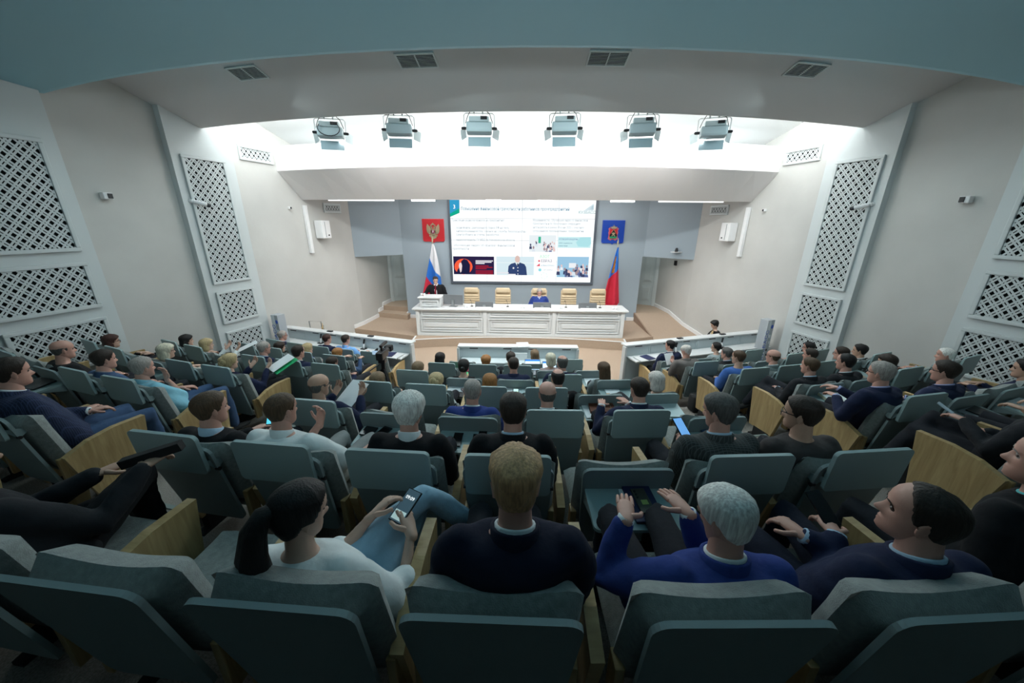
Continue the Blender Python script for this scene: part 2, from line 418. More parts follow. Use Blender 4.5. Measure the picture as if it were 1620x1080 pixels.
for sg in (-1, 1):
    # front pilaster Y 7.02 .. 8.02
    for (ya, yb, nm, zt) in ((6.93, 8.03, 'front', 6.4), (3.9, 5.56, 'rear', 6.4)):
        M = wall_frame(sg, (ya + yb) / 2); L = (yb - ya) / math.cos(WA)
        mb = MB().box((0, .03, 3.2), (L, .2, 6.4)); p = mb.build('trim_pilaster', M_white); p.matrix_world = M
        struct(p, '%s white pilaster carrying lattice grilles on the %s wall' % (nm, SN[sg]), 'pilaster')
    def G(yc, w, z0, z1, lab, off=.142):
        M = wall_frame(sg, yc, (z0 + z1) / 2, off); grille(M, w, z1 - z0, lab)
    s = SN[sg]
    G(7.41, .80, 2.28, 4.66, 'tall white lattice grille on the %s front pilaster' % s)
    G(7.41, .80, 1.45, 2.13, 'middle white lattice grille on the %s front pilaster' % s)
    G(7.41, .80, .62, 1.28, 'lowest white lattice grille on the %s front pilaster' % s)
    G(4.86, 1.06, 3.07, 4.58, 'tall lattice grille on the %s rear pilaster' % s)
    G(4.86, 1.06, 2.21, 2.91, 'middle lattice grille on the %s rear pilaster' % s)
    G(4.86, 1.06, 1.34, 2.06, 'lowest lattice grille on the %s rear pilaster, behind seated people' % s)
    grille(wall_frame(sg, 8.65, 4.9), .80, .30, 'small wide lattice vent high on the %s wall beside the fascia' % s, .042, .016)
    grille(wall_frame(sg, 10.64, 3.86), .64, .26, 'small lattice vent on the %s wall next to the blue wall' % s, .038, .014)
    # wall speaker box
    M = wall_frame(sg, 10.05, 3.3)
    b = empty('wall_speaker', label='white speaker cabinet mounted on the %s wall' % s, cat='speaker'); b.matrix_world = M
    MB().box((.02, .14, 0), (.30, .24, .46), bev=.015).build('cabinet', M_bright, b)
    MB().box((-.02, .262, 0), (.012, .01, .4)).build('seam', M_metal, b)
    mb = MB(); mb.tube([(.08, .262, -.15), (.08, .275, -.15)], .02, 10, roundcap=False); mb.build('knob', M_black, b)
    # cable trunking
    M = wall_frame(sg, 9.68, 3.3)
    t = MB().box((0, .05, 0), (.09, .08, 1.2), bev=.01).build('cable_trunking', M_bright); t.matrix_world = M
    tag(t, 'vertical white cable trunking on the %s wall beside the speaker' % s, 'trunking')
    # motion detectors / bullet cameras
    for (y, z, sc, where) in ((5.94, 3.88, 1.0, 'between the two pilasters'), (9.25, 3.82, .6, 'above the cable trunking')):
        M = wall_frame(sg, y, z)
        b = empty('camera_sensor', label='small white boxy sensor on the %s wall %s' % (s, where), cat='sensor'); b.matrix_world = M
        MB().box((0, .05 * sc, 0), (.12 * sc, .1 * sc, .10 * sc), bev=.01).build('housing', M_bright, b)
        MB().box((.02 * sc, .105 * sc, 0), (.06 * sc, .012, .075 * sc), bev=.003).build('lens_window', M_black, b)
    M = wall_frame(sg, 7.02, 3.86, .13)
    b = empty('bullet_camera', label='white bullet camera with black lens on the %s front pilaster' % s, cat='camera'); b.matrix_world = M
    mb = MB(); mb.tube([(0, 0, 0), (0, .05, 0), (.05, .09, -.02)], [.045, .03, .02], 10); mb.build('mount', M_bright, b)
    mb = MB(); mb.tube([(.02, .07, -.01), (.16, .17, -.06)], [.035, .04], 12); mb.build('housing', M_bright, b)
    mb = MB(); mb.tube([(.165, .172, -.062), (.19, .19, -.07)], .038, 12); mb.build('lens', M_black, b)
# PTZ camera on shelf by the right lintel, sensor on passage wall
c = empty('conference_camera', (4.78, 11.55, 2.66), R_(20), 'small black camera on a white shelf right of the blue wall', 'camera')
MB().box((0, 0, 0), (.28, .18, .02), bev=.004).build('shelf', M_bright, c)
mb = MB(); mb.tube([(0, 0, .02), (0, 0, .05), (0, 0, .1)], [.05, .045, .04], 12); mb.build('camera_head', M_black, c)
M = wall_frame(1, 12.3, 2.25); b = MB().box((0, .03, 0), (.1, .06, .16), bev=.01).build('wall_switch', M_black); b.matrix_world = M
tag(b, 'small black box on the passage wall below the right lintel', 'switch')
# steles
def text_obj(body, size, loc, rot, m, parent, name='lettering', ext=.002, align='CENTER', bold=0.0):
    cu = bpy.data.curves.new(name, 'FONT'); cu.body = body; cu.size = size; cu.extrude = ext; cu.align_x = align; cu.align_y = 'CENTER'
    cu.resolution_u = 2; cu.offset = size * bold
    o = bpy.data.objects.new(name, cu); COL.objects.link(o)
    me = bpy.data.meshes.new_from_object(o.evaluated_get(bpy.context.evaluated_depsgraph_get()))
    bpy.data.objects.remove(o)
    o = bpy.data.objects.new(name, me); COL.objects.link(o); me.materials.clear(); me.materials.append(m)
    o.parent = parent; o.location = loc; o.rotation_euler = rot
    return o
M_stele = mat('stele_grey', (.42, .45, .48), .5)
M_stblue = mat('stele_blue', (.02, .09, .5), .5)
M_stwhite = mat('stele_white', (.75, .78, .8), .5)
for sg, x, y in ((-1, -5.72, 7.98), (1, 5.66, 8.1)):
    st = empty('advertising_stele', (x, y, 0), R_(20) * sg, 'grey rectangular stele with vertical blue КУЗБАСС lettering by the %s front pilaster' % SN[sg], 'stele'); st.scale = (.78, .78, 1)
    MB().box((0, 0, .72), (.27, .24, 1.44), bev=.004).build('box_body', M_stele, st)
    MB().box((-.068, -.123, .72), (.134, .006, 1.43)).build('white_strip', M_stwhite, st)
    text_obj('КУЗБАСС', .16, (-.07, -.128, .84), (R_(90), R_(-90), 0), M_stblue, st)
    text_obj('ЦЕНТР', .11, (-.07, -.128, .25), (R_(90), R_(-90), 0), M_stblue, st)
    for (hx, hz, r, m) in ((.07, 1.28, .05, M_stblue), (.05, 1.05, .045, M_stwhite), (.1, .9, .04, M_stwhite), (.05, .72, .03, M_black), (.09, .6, .03, M_black), (.06, .4, .04, M_stwhite)):
        MB().prism([(hx + r * math.cos(R_(60 * k + 30)), hz + r * math.sin(R_(60 * k + 30))) for k in range(6)], -.126, -.119, 'y').build('hexagon', m, st)

# ------------------------------------------------------------------ stage lights
for n_, x in enumerate((-3.38, -2.10, -.74, .66, 1.95, 3.20)):
    y = 6.66 + KA * x * x
    ordn = ('leftmost', 'second', 'third', 'fourth', 'fifth', 'rightmost')[n_]
    L = empty('stage_lamp', (x, y, 4.98), R_(-4.5) * x, '%s grey soft light with open barn doors hanging before the bright cove%s' % (ordn, ', looped cable' if n_ == 0 else ''), 'stage lamp', 'soft lights hanging from the ceiling edge')
    L.rotation_euler = (R_(-8), 0, R_(-4.5) * x); L.scale = (1.16,) * 3
    area('lamp_glow', (x * .995, y + .16, 4.93), (x * .45, 11.0, .8), .34, 20, (1.0, .985, .96), .14, 150)
    M_l1 = mat('lamp_grey', (.50, .58, .60), .5)
    MB().box((0, 0, 0), (.36, .17, .14), bev=.03).build('housing', M_l1, L)
    MB().box((.0, -.03, .09), (.28, .14, .07), bev=.012).build('ballast_box', mat('lamp_grey_light', (.50, .57, .58), .45), L)
    MB().box((.07, -.105, .10), (.09, .01, .04)).build('display', M_black, L)
    MB().box((0, .09, -.01), (.32, .01, .12)).build('diffuser', mat('diffuser_white', (.9, .9, .9), .4, emit=(1, .98, .95), estr=1.5), L)
    Mf = Matrix.Rotation(R_(28), 3, 'X')
    o = MB().box((0, .06, -.155), (.33, .006, .13)).build('barn_door', mat('door_grey', (.36, .46, .50), .5), L); o.rotation_euler = (R_(-6), 0, 0)
    for s in (-1, 1):
        o = MB().box((0, 0, 0), (.006, .16, .14)).build('barn_door', mat('door_pale', (.5, .56, .57), .5), L); o.location = (s * .235, .12, -.03); o.rotation_euler = (0, R_(8) * s, R_(-32) * s)
    y_ = MB(); y_.tube([(-.215, 0, .0), (-.215, 0, .17), (-.19, 0, .195), (.19, 0, .195), (.215, 0, .17), (.215, 0, 0)], .008, 6); y_.build('yoke', M_bright, L)
    k_ = MB(); 
    for s in (-1, 1): k_.tube([(s * .19, 0, 0), (s * .24, 0, 0)], .02, 8)
    k_.build('knob', M_black, L)
    c_ = MB()
    for dx in (-.07, .05): c_.box((dx, 0, .235), (.018, .03, .09))
    c_.build('clamp', M_metal, L)
    ca = MB()
    if n_ == 0: ca.tube([(.12 + .0, -.1, .12)] + [(.15 * math.cos(t), -.12, .02 + .1 * math.sin(t)) for t in np.linspace(.6, -3.7, 14)], .006, 5)
    if n_ == 0: ca.build('cable', M_black, L)
    for q_ in ([(-.19, -.02, .06), (-.16, -.02, .15), (-.1, -.01, .26)], [(.19, -.02, .06), (.15, -.02, .18), (.06, -.01, .26)]):
        ca = MB(); ca.tube(q_, .005, 5); ca.build('cable', M_black, L)
for (x0, x1) in ((-3.75, -.6), (.3, 3.7)):
    mb = MB(); mb.tube([(x, 6.62 + KA * x * x, 5.235 ) for x in np.linspace(x0, x1, 12)], .022, 10)
    tag(mb.build('lighting_pipe', mat('pipe_grey', (.5, .56, .55), .4)), 'grey pipe under the ceiling edge carrying the %s soft lights' % ('left' if x0 < 0 else 'right'), 'pipe')

# ------------------------------------------------------------------ video wall
vw = empty('video_wall', (-.02, 12.29, 0), label='large lit video wall showing a white presentation slide', cat='screen')
MB().box((0, -.03, 2.92), (4.84, .06, 2.84), bev=.01).build('bezel', mat('bezel_grey', (.10, .12, .15), .4), vw)
M_slide = mat('slide_white', (0, 0, 0), .4, spec=.1, emit=(.95, .99, 1.0), estr=.86)
me_ = None
for i in range(4):
    for j in range(4):
        c = ((i - 1.5) * 1.17, -.066, 1.58 + .34 + j * .68)
        if me_ is None:
            o = MB().box((0, 0, 0), (1.164, .01, .674)).build('display_panel', M_slide, vw); me_ = o.data
        else:
            o = bpy.data.objects.new('display_panel', me_); COL.objects.link(o); o.parent = vw
        o.location = c
def sp(x, y):
    xl = 100 + 30 * (y - 40) / 820; xr = 1555 - 50 * (y - 40) / 820
    return (-2.34 + 4.68 * (x - xl) / (xr - xl), 1.58 + (868 - y) / 828 * 2.60)
def em(name, c, e=1.0): return mat('scr_' + name, (0, 0, 0), .6, emit=c, estr=e * .72, spec=.1)
def sq(name, x0, y0, x1, y1, m, d=0, par=None):
    a = sp(x0, y1); b = sp(x1, y0)
    return MB().box(((a[0] + b[0]) / 2, -.073 - d, (a[1] + b[1]) / 2), (b[0] - a[0], .003, b[1] - a[1])).build(name, m, par or vw)
def spoly(name, pts, m, d=0.002, par=None):
    q = [sp(*p) for p in pts]; return MB().prism(q[::-1], -.074 - d, -.072 - d, 'y').build(name, m, par or vw)
def circ(x, y, r, ry=None, n=20, a0=0, a1=360): return [(x + r * math.cos(R_(a0 + (a1 - a0) * k / n)), y + (ry or r) * math.sin(R_(a0 + (a1 - a0) * k / n))) for k in range(n + (0 if a1 - a0 == 360 else 1))]
spoly('slide_tab', [(100, 40), (200, 40), (200, 165), (105, 205)], em('green', (.0, .42, .28)))
spoly('slide_tab', [(100, 40), (200, 40), (200, 120), (103, 175)], em('blue', (.03, .35, .62)), .003)
tx = em('text', (.16, .36, .50), .8); tx2 = em('text2', (.48, .56, .63), .85)
def stext(s, x, y, px, m, al='LEFT', width=0):
    p = sp(x, y); k = 4.68 / 1430.
    o = text_obj(s, px * k, (p[0], -.078, p[1]), (R_(90), 0, 0), m, vw, 'slide_text', .0005, al, .004)
    if width: w = o.dimensions.x or max(v.co.x for v in o.data.vertices); o.scale.x = width * k / max(v.co.x for v in o.data.vertices)
    return o
stext('3', 148, 108, 52, em('white', (1, 1, 1), 1.3), 'CENTER')
stext('Повышение финансовой грамотности работников промпредприятий', 212, 125, 42, tx, 'LEFT', 1065)
stext('КУЗБАСС', 1465, 155, 36, em('kz', (.15, .45, .5), .7), 'CENTER')
for k in range(5): spoly('logo_bar', [(1440 + 18 * k, 135), (1452 + 18 * k, 135), (1530, 75 + 12 * k), (1530, 70 + 8 * k)], em('kz2', (.55, .72, .8), .9), .002 + .0002 * k)
for s, x, y, p, wd in (('Трансляция аудиоматериалов на предприятиях', 118, 236, 32, 530), ('Мошенничество. Обучающее видео по финансовой', 930, 232, 32, 540),
                   ('грамотности и по безопасным операциям', 930, 266, 30, 470), ('- аудиофайлы Центрального банка РФ на тему', 150, 310, 30, 545),
                   ('кибермошенничества, «звонок из службы безопасности»', 165, 345, 30, 700), ('Центробанка и схемы заработка', 165, 379, 30, 430),
                   ('(итоги работы в рамках Россия 2025) с участием', 930, 303, 30, 505), ('сотрудников промышленных предприятий', 930, 338, 30, 505),
                   ('- видеоматериалы ГУ МВД по Кемеровской области', 150, 432, 30, 605), ('обучающие видео об основах финансовой', 138, 487, 30, 620), ('грамотности', 128, 523, 30, 165)):
    stext(s, x, y, p, tx2, 'LEFT', wd)
# hooded figure picture
sq('slide_picture', 138, 602, 543, 792, em('navy', (.02, .012, .06)), .001)
spoly('red_disc', circ(235, 710, 92, 84), em('red', (.95, .12, .05)), .004)
spoly('hood', [(165, 790), (175, 745), (205, 700), (215, 650), (240, 628), (275, 640), (302, 690), (300, 740), (296, 790)], em('hood', (.01, .01, .05)), .006)
spoly('face', [(205, 775), (196, 740), (188, 700), (195, 672), (214, 668), (222, 700), (216, 760)], em('face', (.9, .75, .75)), .008)
for k, w in enumerate((175, 160, 90)): sq('text_line', 358, 642 + 14 * k, 358 + w, 652 + 14 * k, em('white2', (.85, .85, .9)), .004)
for k, w in enumerate((130, 170, 110, 175, 175, 175)): sq('text_line', 358, 695 + 15 * k + (8 if k > 2 else 0), 358 + w, 706 + 15 * k + (8 if k > 2 else 0), em('dred', (.35, .01, .03)), .004)
# officer picture
sq('slide_picture', 568, 600, 945, 795, em('sky', (.72, .87, .93)), .001)
sq('picture_band', 568, 660, 945, 668, em('white3', (.85, .95, .97)), .003)
spoly('uniform', [(680, 795), (688, 700), (712, 676), (755, 662), (800, 660), (848, 678), (865, 710), (873, 795)], em('uniform', (.03, .06, .17)), .004)
spoly('shirt', [(755, 662), (778, 700), (800, 660)], em('white3', (.85, .95, .97)), .006); spoly('tie', [(772, 672), (788, 672), (784, 700), (778, 704)], em('hood', (.01, .01, .05)), .008)
spoly('head', circ(778, 627, 25, 38), em('face2', (.75, .55, .5)), .006)
for k in range(3): spoly('button', circ(782, 715 + 34 * k, 5, 7, 8), em('white2', (.85, .85, .9)), .008)
spoly('badge', circ(738, 720, 9, 10, 8), em('white2', (.85, .85, .9)), .008)
sq('caption_bar', 570, 765, 690, 778, em('white2', (.85, .85, .9)), .008); sq('caption_bar', 680, 782, 760, 795, em('white2', (.85, .85, .9)), .0085)
# conference photos: people as blobs
random.seed(3)
def crowd(x0, y0, x1, y1, bgc, n, hs):
    sq('slide_picture', x0, y0, x1, y1, bgc, .001)
    pal = [em('c1', (.05, .06, .14)), em('c2', (.75, .82, .9)), em('c3', (.4, .3, .32)), em('c4', (.12, .16, .35)), em('c5', (.85, .6, .58)), em('c6', (.9, .92, .95))]
    for k in range(n):
        x = random.uniform(x0 + 12, x1 - 18); t = k / n; y = y0 + (y1 - y0) * (.4 + .5 * t); r = hs * (.7 + .5 * t)
        spoly('figure', [(x + p[0] * .5, min(y1, p[1])) for p in [(-2 * r, y + 3.2 * r), (-1.6 * r, y + 1.1 * r), (1.6 * r, y + 1.1 * r), (2 * r, y + 3.2 * r)]] , random.choice(pal[:2] + pal[3:4] + pal[5:]), .003 + .0002 * k)
        spoly('figure_head', circ(x, y, r * .6, r, 10), random.choice([pal[0], pal[2], pal[4]]), .0032 + .0002 * k)
crowd(893, 380, 1163, 548, em('ph1', (.85, .92, .95)), 22, 15)
sq('picture_flag', 985, 395, 1012, 460, em('green2', (.05, .5, .32)), .003)
crowd(1170, 597, 1490, 812, em('ph2', (.35, .6, .8)), 24, 19)
sq('picture_board', 1290, 662, 1362, 712, em('c6', (.9, .92, .95)), .004)
sq('slide_picture', 1180, 395, 1510, 505, em('cy', (.62, .9, .93)), .001)
stext('ИЛЛЮЗИЯ МАШИНЫ', 1190, 420, 24, em('tx3', (.15, .3, .5)), 'LEFT', 190); stext('СДЕЛКА с недвижимостью', 1185, 458, 16, tx, 'LEFT', 140); stext('и инвестиции', 1185, 485, 16, tx, 'LEFT', 90)
spoly('map_shape', [(1400, 400), (1500, 395), (1510, 460), (1480, 495), (1380, 490), (1360, 450)], em('cy2', (.45, .8, .85)), .003)
stext('АЗОТ', 1000, 598, 38, em('gr', (.35, .85, .5)), 'LEFT', 100); stext('ЕВРАЗ', 1012, 643, 36, em('evr', (.25, .2, .3)), 'LEFT', 112)
sq('logo_mark', 985, 634, 1003, 652, em('rd', (.8, .1, .15)), .003)
spoly('logo_mark', [(965, 698), (1000, 668), (1003, 698)], em('rd', (.8, .1, .15)), .003); stext('АЛМАЗТЕХНО', 1012, 692, 22, tx, 'LEFT', 135)
spoly('logo_mark', circ(1002, 737, 16), em('cy3', (.3, .75, .85)), .003); stext('ОРГАНИКА', 1035, 738, 22, tx2, 'LEFT', 95)
for k in range(6): spoly('logo_ring', circ(1045, 800, 32, 36, 6, 60 * k, 60 * k + 42) + circ(1045, 800, 28, 32, 6, 60 * k, 60 * k + 42)[::-1], em('gr2', (.6, .85, .78)), .003)

# ------------------------------------------------------------------ emblems
def shield(name, x, z, w, h, m, label):
    e = empty(name, (x, 12.3, z), label=label, cat='emblem')
    a, b = w / 2, h / 2
    pts = [(-a, b), (a, b)] + [(a - .06 + .06 * math.cos(t), -b + .10 + .06 * math.sin(t)) for t in np.linspace(0, -math.pi / 2, 5)]
    pts += [(.045, -b + .04), (0, -b), (-.045, -b + .04)] + [(-a + .06 + .06 * math.cos(t), -b + .10 + .06 * math.sin(t)) for t in np.linspace(-math.pi / 2, -math.pi, 5)]
    MB().prism(pts, -.05, 0, 'y').build('shield_plate', m, e)
    rim = MB()
    MB().prism([(p[0] * 1.03, p[1] * 1.03) for p in pts], -.03, 0, 'y').build('rim', mat('shield_rim_' + name, tuple(min(1, c * 1.3 + .08) for c in m.node_tree.nodes['Principled BSDF'].inputs[0].default_value[:3]), .4), e)
    return e
M_red = mat('emblem_red', (.62, .025, .035), .4); M_blue = mat('emblem_blue', (.01, .06, .42), .4)
ea = shield('state_emblem', -2.95, 3.22, .70, .74, M_red, 'red heraldic shield with pale gold double headed eagle, left of the screen')
def bothsides(pts): return [pts, [(-p[0], p[1]) for p in pts][::-1]]
eg = MB()
def eadd(pts, y=.05, t=.02): eg.prism(pts[::-1], -y - t, -y, 'y')
eadd([(-.07, .06), (.07, .06), (.085, -.06), (.04, -.15), (-.04, -.15), (-.085, -.06)])
for s in (1, -1):
    for q, y_ in (([(.05, .03), (.075, .09), (.13, .16), (.185, .225), (.212, .15), (.215, .05), (.20, -.03), (.15, -.095), (.09, -.105), (.06, -.06)], .05), ([(.07, .03), (.11, .10), (.17, .17), (.18, .05), (.15, -.05), (.09, -.07)], .062),
                  ([(.08, .02), (.12, .08), (.14, .02), (.12, -.04)], .074)):
        eadd([(s * p[0], p[1]) for p in (q if s > 0 else q[::-1])], y_)
for s in (1, -1):
    def E(q): eadd([(s * p[0], p[1]) for p in (q if s > 0 else q[::-1])], .055)
    E([(.015, .05), (.05, .06), (.06, .13), (.035, .15), (.02, .12)]); E([(.035, .12), (.075, .15), (.115, .15), (.09, .12), (.06, .115)])
    E([(.035, .165), (.08, .165), (.095, .2), (.06, .19), (.055, .215), (.05, .19), (.025, .2)])
    E([(.04, -.10), (.09, -.13), (.13, -.11), (.14, -.16), (.1, -.18), (.05, -.15)])
eadd([(-.05, -.13), (.05, -.13), (.10, -.21), (.05, -.235), (0, -.25), (-.05, -.235), (-.10, -.21)])
eadd([(-.035, .19), (.035, .19), (.05, .235), (.02, .225), (0, .27), (-.02, .225), (-.05, .235)])
eg.build('double_headed_eagle', M_gold, ea)
MB().prism(circ(0, -.02, .055, .06, 12)[::-1], -.09, -.07, 'y').build('small_shield', mat('emb_dark', (.35, .05, .12), .4), ea)
MB().prism([(-.02, -.05), (.01, -.04), (.02, .02), (-.01, .03)][::-1], -.10, -.09, 'y').build('rider', M_bright, ea)
eb = shield('regional_emblem', 2.95, 3.21, .70, .74, M_blue, 'blue heraldic shield with crowned red, black and green arms, right of the screen')
M_pink = mat('emb_pink', (.62, .16, .19), .5)
rb = MB()
rb.prism([(-.17, .12), (-.1, .17), (-.1, .1), (.1, .1), (.1, .17), (.17, .12), (.14, .05), (.165, 0), (.14, -.08), (.165, -.2), (.08, -.25), (.03, -.22), (-.03, -.22), (-.08, -.25), (-.165, -.2), (-.14, -.08), (-.165, 0), (-.14, .05)][::-1], -.06, -.05, 'y'); rb.build('ribbon', M_pink, eb)
MB().prism([(-.12, .11), (.12, .11), (.12, -.14), (0, -.2), (-.12, -.14)][::-1], -.075, -.06, 'y').build('red_field', M_red, eb)
MB().prism([(0, .09), (.06, 0), (.12, -.07), (.12, -.13), (-.12, -.13), (-.12, -.07), (-.06, 0)][::-1], -.085, -.075, 'y').build('black_heap', M_blackrub, eb)
MB().prism([(-.115, -.12), (.115, -.12), (.10, -.18), (-.10, -.18)], -.095, -.08, 'y').build('green_field', mat('emb_green', (.02, .3, .14), .5), eb)
t_ = MB()
for s in (1, -1):
    t_.prism([(s * 0, .10), (s * .008, .10), (s * .07, .005), (s * .062, .0)][::(1 if s < 0 else -1)], -.095, -.085, 'y')
    t_.prism([(-s * .06, -.10), (-s * .045, -.115), (s * .06, -.03), (s * .045, -.015)][::(-1 if s < 0 else 1)], -.10, -.088, 'y')
t_.prism([(-.035, -.0), (.035, -.0), (.02, -.07), (-.02, -.07)], -.105, -.088, 'y')
t_.build('crossed_tools', M_gold, eb)
MB().prism([(-.075, .12), (.075, .12), (.1, .19), (.05, .165), (.035, .21), (.015, .17), (0, .245), (-.015, .17), (-.035, .21), (-.05, .165), (-.1, .19)], -.09, -.06, 'y').build('crown', M_gold, eb)

# ------------------------------------------------------------------ flags
def flag(name, x, zt, label, cols, spans):
    f = empty(name, (x, 11.92, .25), label=label, cat='flag')
    mb = MB(); mb.tube([(0, 0, 0), (0, 0, zt - .25)], .016, 8); mb.build('pole', M_gold, f)
    mb = MB(); mb.tube([(0, 0, .0), (0, 0, .03)], [.17, .14], 16, roundcap=False); mb.build('base', M_gold, f)
    MB().loft([[(.03 * r * math.cos(t), .012 * math.sin(t), zt - .25 + h) for t in np.linspace(0, 2 * math.pi, 9)[:-1]] for r, h in ((.6, -.06), (.5, 0), (1, .05), (.7, .1), (.05, .19))]).build('finial', M_gold, f)
    # cloth: rows over height, drape folds
    nr, nc = 80, 60; V = []; 
    for i in range(nr + 1):
        t = i / nr; xl, xr, z0 = spans(t)
        for j in range(nc + 1):
            u = j / nc; amp = .05 + .05 * t
            yy = -.05 - amp * math.sin(u * 3.2 * math.pi + .8 + t * .6) * (.35 + .65 * t)
            V.append((xl + (xr - xl) * u, yy, z0(u)))
    F = []; mi = []
    for i in range(nr):
        for j in range(nc):
            a = i * (nc + 1) + j; F.append((a, a + 1, a + nc + 2, a + nc + 1)); mi.append(cols((j + .5) / nc, (i + .5) / nr))
    return f, V, F, mi
M_fw = mat('flag_white', (.75, .75, .78), .8); M_fb = mat('flag_blue', (.02, .17, .62), .8); M_fr = mat('flag_red', (.62, .02, .05), .8)
def spL(t):
    w = .03 + .80 * t ** .8
    return (-.58 * t ** 1.05 - .0, -.58 * t ** 1.05 + w, lambda u: 2.58 - 2.28 * t - .10 * math.sin(math.pi * u) * t + .0 * u)
def cL(u, t):
    d = t + .42 * (1 - u) * (1 if t < .7 else 1) - .0
    zc = t - u * .27
    return 0 if zc < .19 else (1 if zc < .45 else 2)
f, V, F, mi = flag('tricolour_flag', -2.92, 2.90, 'draped white, blue and red flag on a gold topped pole behind the speaker', cL, spL)
o = obj('cloth', V, F, None, f, True, [M_fw, M_fb, M_fr], mi); mo = o.modifiers.new('solid', 'SOLIDIFY'); mo.thickness = .006
def spR(t):
    if t < .8: xl = -.36 * (t / .8) ** .9 - .01; xr = .03 + .2 * (t / .8) ** 1.2
    else:
        k = (t - .8) / .2; xl = -.37 + .27 * k; xr = .23 - .26 * k
    return (xl, xr, lambda u: 2.52 - 2.26 * t)
def cR(u, t):
    zc = t - .14 * (1 - u)
    if .13 < t < .36 and .12 < u < .52 - .0 * t: return 2 if ((int(u * 22) + int(t * 40)) % 3) else 3
    return 1 if zc < .30 - .0 else 0
f, V, F, mi = flag('regional_flag', 3.05, 2.87, 'draped red flag with blue band and coat of arms at the right of the presidium', cR, spR)
o = obj('cloth', V, F, None, f, True, [M_fr, M_fb, mat('flag_orange', (.75, .3, .05), .8), M_blackrub], mi); mo = o.modifiers.new('solid', 'SOLIDIFY'); mo.thickness = .006

# ------------------------------------------------------------------ presidium desk
def moulded(mb, cx, z, w, h, y, d=.018, steps=3):
    for k in range(steps):
        a = .075 * k; dd = (.030, .018, .026, .014)[k]; t = (.03, .022, .022, .012)[k]
        if w - 2 * a < .08 or h - 2 * a < .05: break
        W_, H_ = w - 2 * a, h - 2 * a
        for s_ in (-1, 1):
            mb.box((cx, y - dd / 2, z + s_ * (H_ - t) / 2), (W_, dd, t), bev=.005); mb.box((cx + s_ * (W_ - t) / 2, y - dd / 2, z), (t, dd, H_ - 2 * t), bev=.005)
    mb.box((cx, y - .006, z), (w - .15 * steps, .02, h - .15 * steps if h > .15 * steps + .03 else .025), bev=.004)
pd = empty('presidium_desk', (-.06, 10.25, .25), label='long white panelled presidium desk on the stage', cat='desk')
MB().box((0, .03, .42), (6.12, .04, .80)).build('front_board', M_desk, pd)
MB().box((0, .0, .045), (6.16, .06, .09), bev=.008).build('plinth', M_desk, pd)
MB().box((0, .3, .82), (6.34, .78, .045), bev=.012).build('top', M_desk, pd); MB().box((0, .02, .78), (6.24, .1, .05), bev=.02).build('cornice', M_desk, pd)
for s in (-1, 1): MB().box((s * 3.04, .32, .40), (.04, .6, .8)).build('side_board', M_desk, pd)
for x in (-3.03, -1.02, 1.02, 3.03): MB().box((x, -.012, .42), (.10, .05, .78), bev=.01).build('pilaster', M_desk, pd)
for x in (-2.025, 0, 2.025):
    m1 = MB(); moulded(m1, x, .68, 1.78, .17, .0, .02, 1); m1.build('upper_panel', M_desk, pd)
    m1 = MB(); moulded(m1, x, .335, 1.84, .42, .0, .02, 2); m1.build('lower_panel', M_desk, pd)
# lectern on the desk
le = empty('lectern', (-2.72, 10.42, 1.09), label='small white lectern standing on the left end of the presidium desk', cat='lectern')
MB().box((0, .12, .14), (.62, .42, .28), bev=.01).build('body', M_desk, le)
m1 = MB(); moulded(m1, 0, .13, .5, .17, -.10, .012, 2); m1.build('front_panel', M_desk, le)
o = MB().box((0, .1, .30), (.70, .5, .035), bev=.01).build('top', M_desk, le)
MB().box((.33, .1, .22), (.04, .5, .20), bev=.008).build('side_flap', M_desk, le)
# monitors
def monitor(x, y, z, w, h, rz, label, tilt=0, stand=True):
    m = empty('monitor', (x, y, z), rz, label, 'monitor', None)
    o = MB().box((0, 0, h / 2 + .06), (w, .035, h), bev=.01).build('casing', mat('monitor_grey', (.16, .17, .18), .35), m)
    MB().box((0, .019, h / 2 + .06), (w - .03, .004, h - .03)).build('screen', M_black, m)
    MB().box((0, -.04, h * .3 + .03), (.08, .04, h * .6), bev=.01).build('stand', M_metal, m); MB().box((0, 0, .006), (.24, .18, .012), bev=.003).build('foot', M_metal, m)
    return m
monitor(-2.06, 10.52, 1.09, .60, .30, R_(-8), 'large dark monitor beside the lectern on the presidium desk')
for x, w_ in ((-1.12, 'between the two left empty chairs'), (.61, 'in front of the seated chairman'), (1.96, 'before the right hand empty chairs')):
    monitor(x, 10.46, 1.03, .54, .17, 0, 'low grey monitor on the presidium desk %s' % w_)
    tag(MB().box((x, 10.30, 1.11), (.46, .10, .035), bev=.004).build('name_plate', M_bright), 'white name plate on the presidium desk %s' % w_, 'name plate')
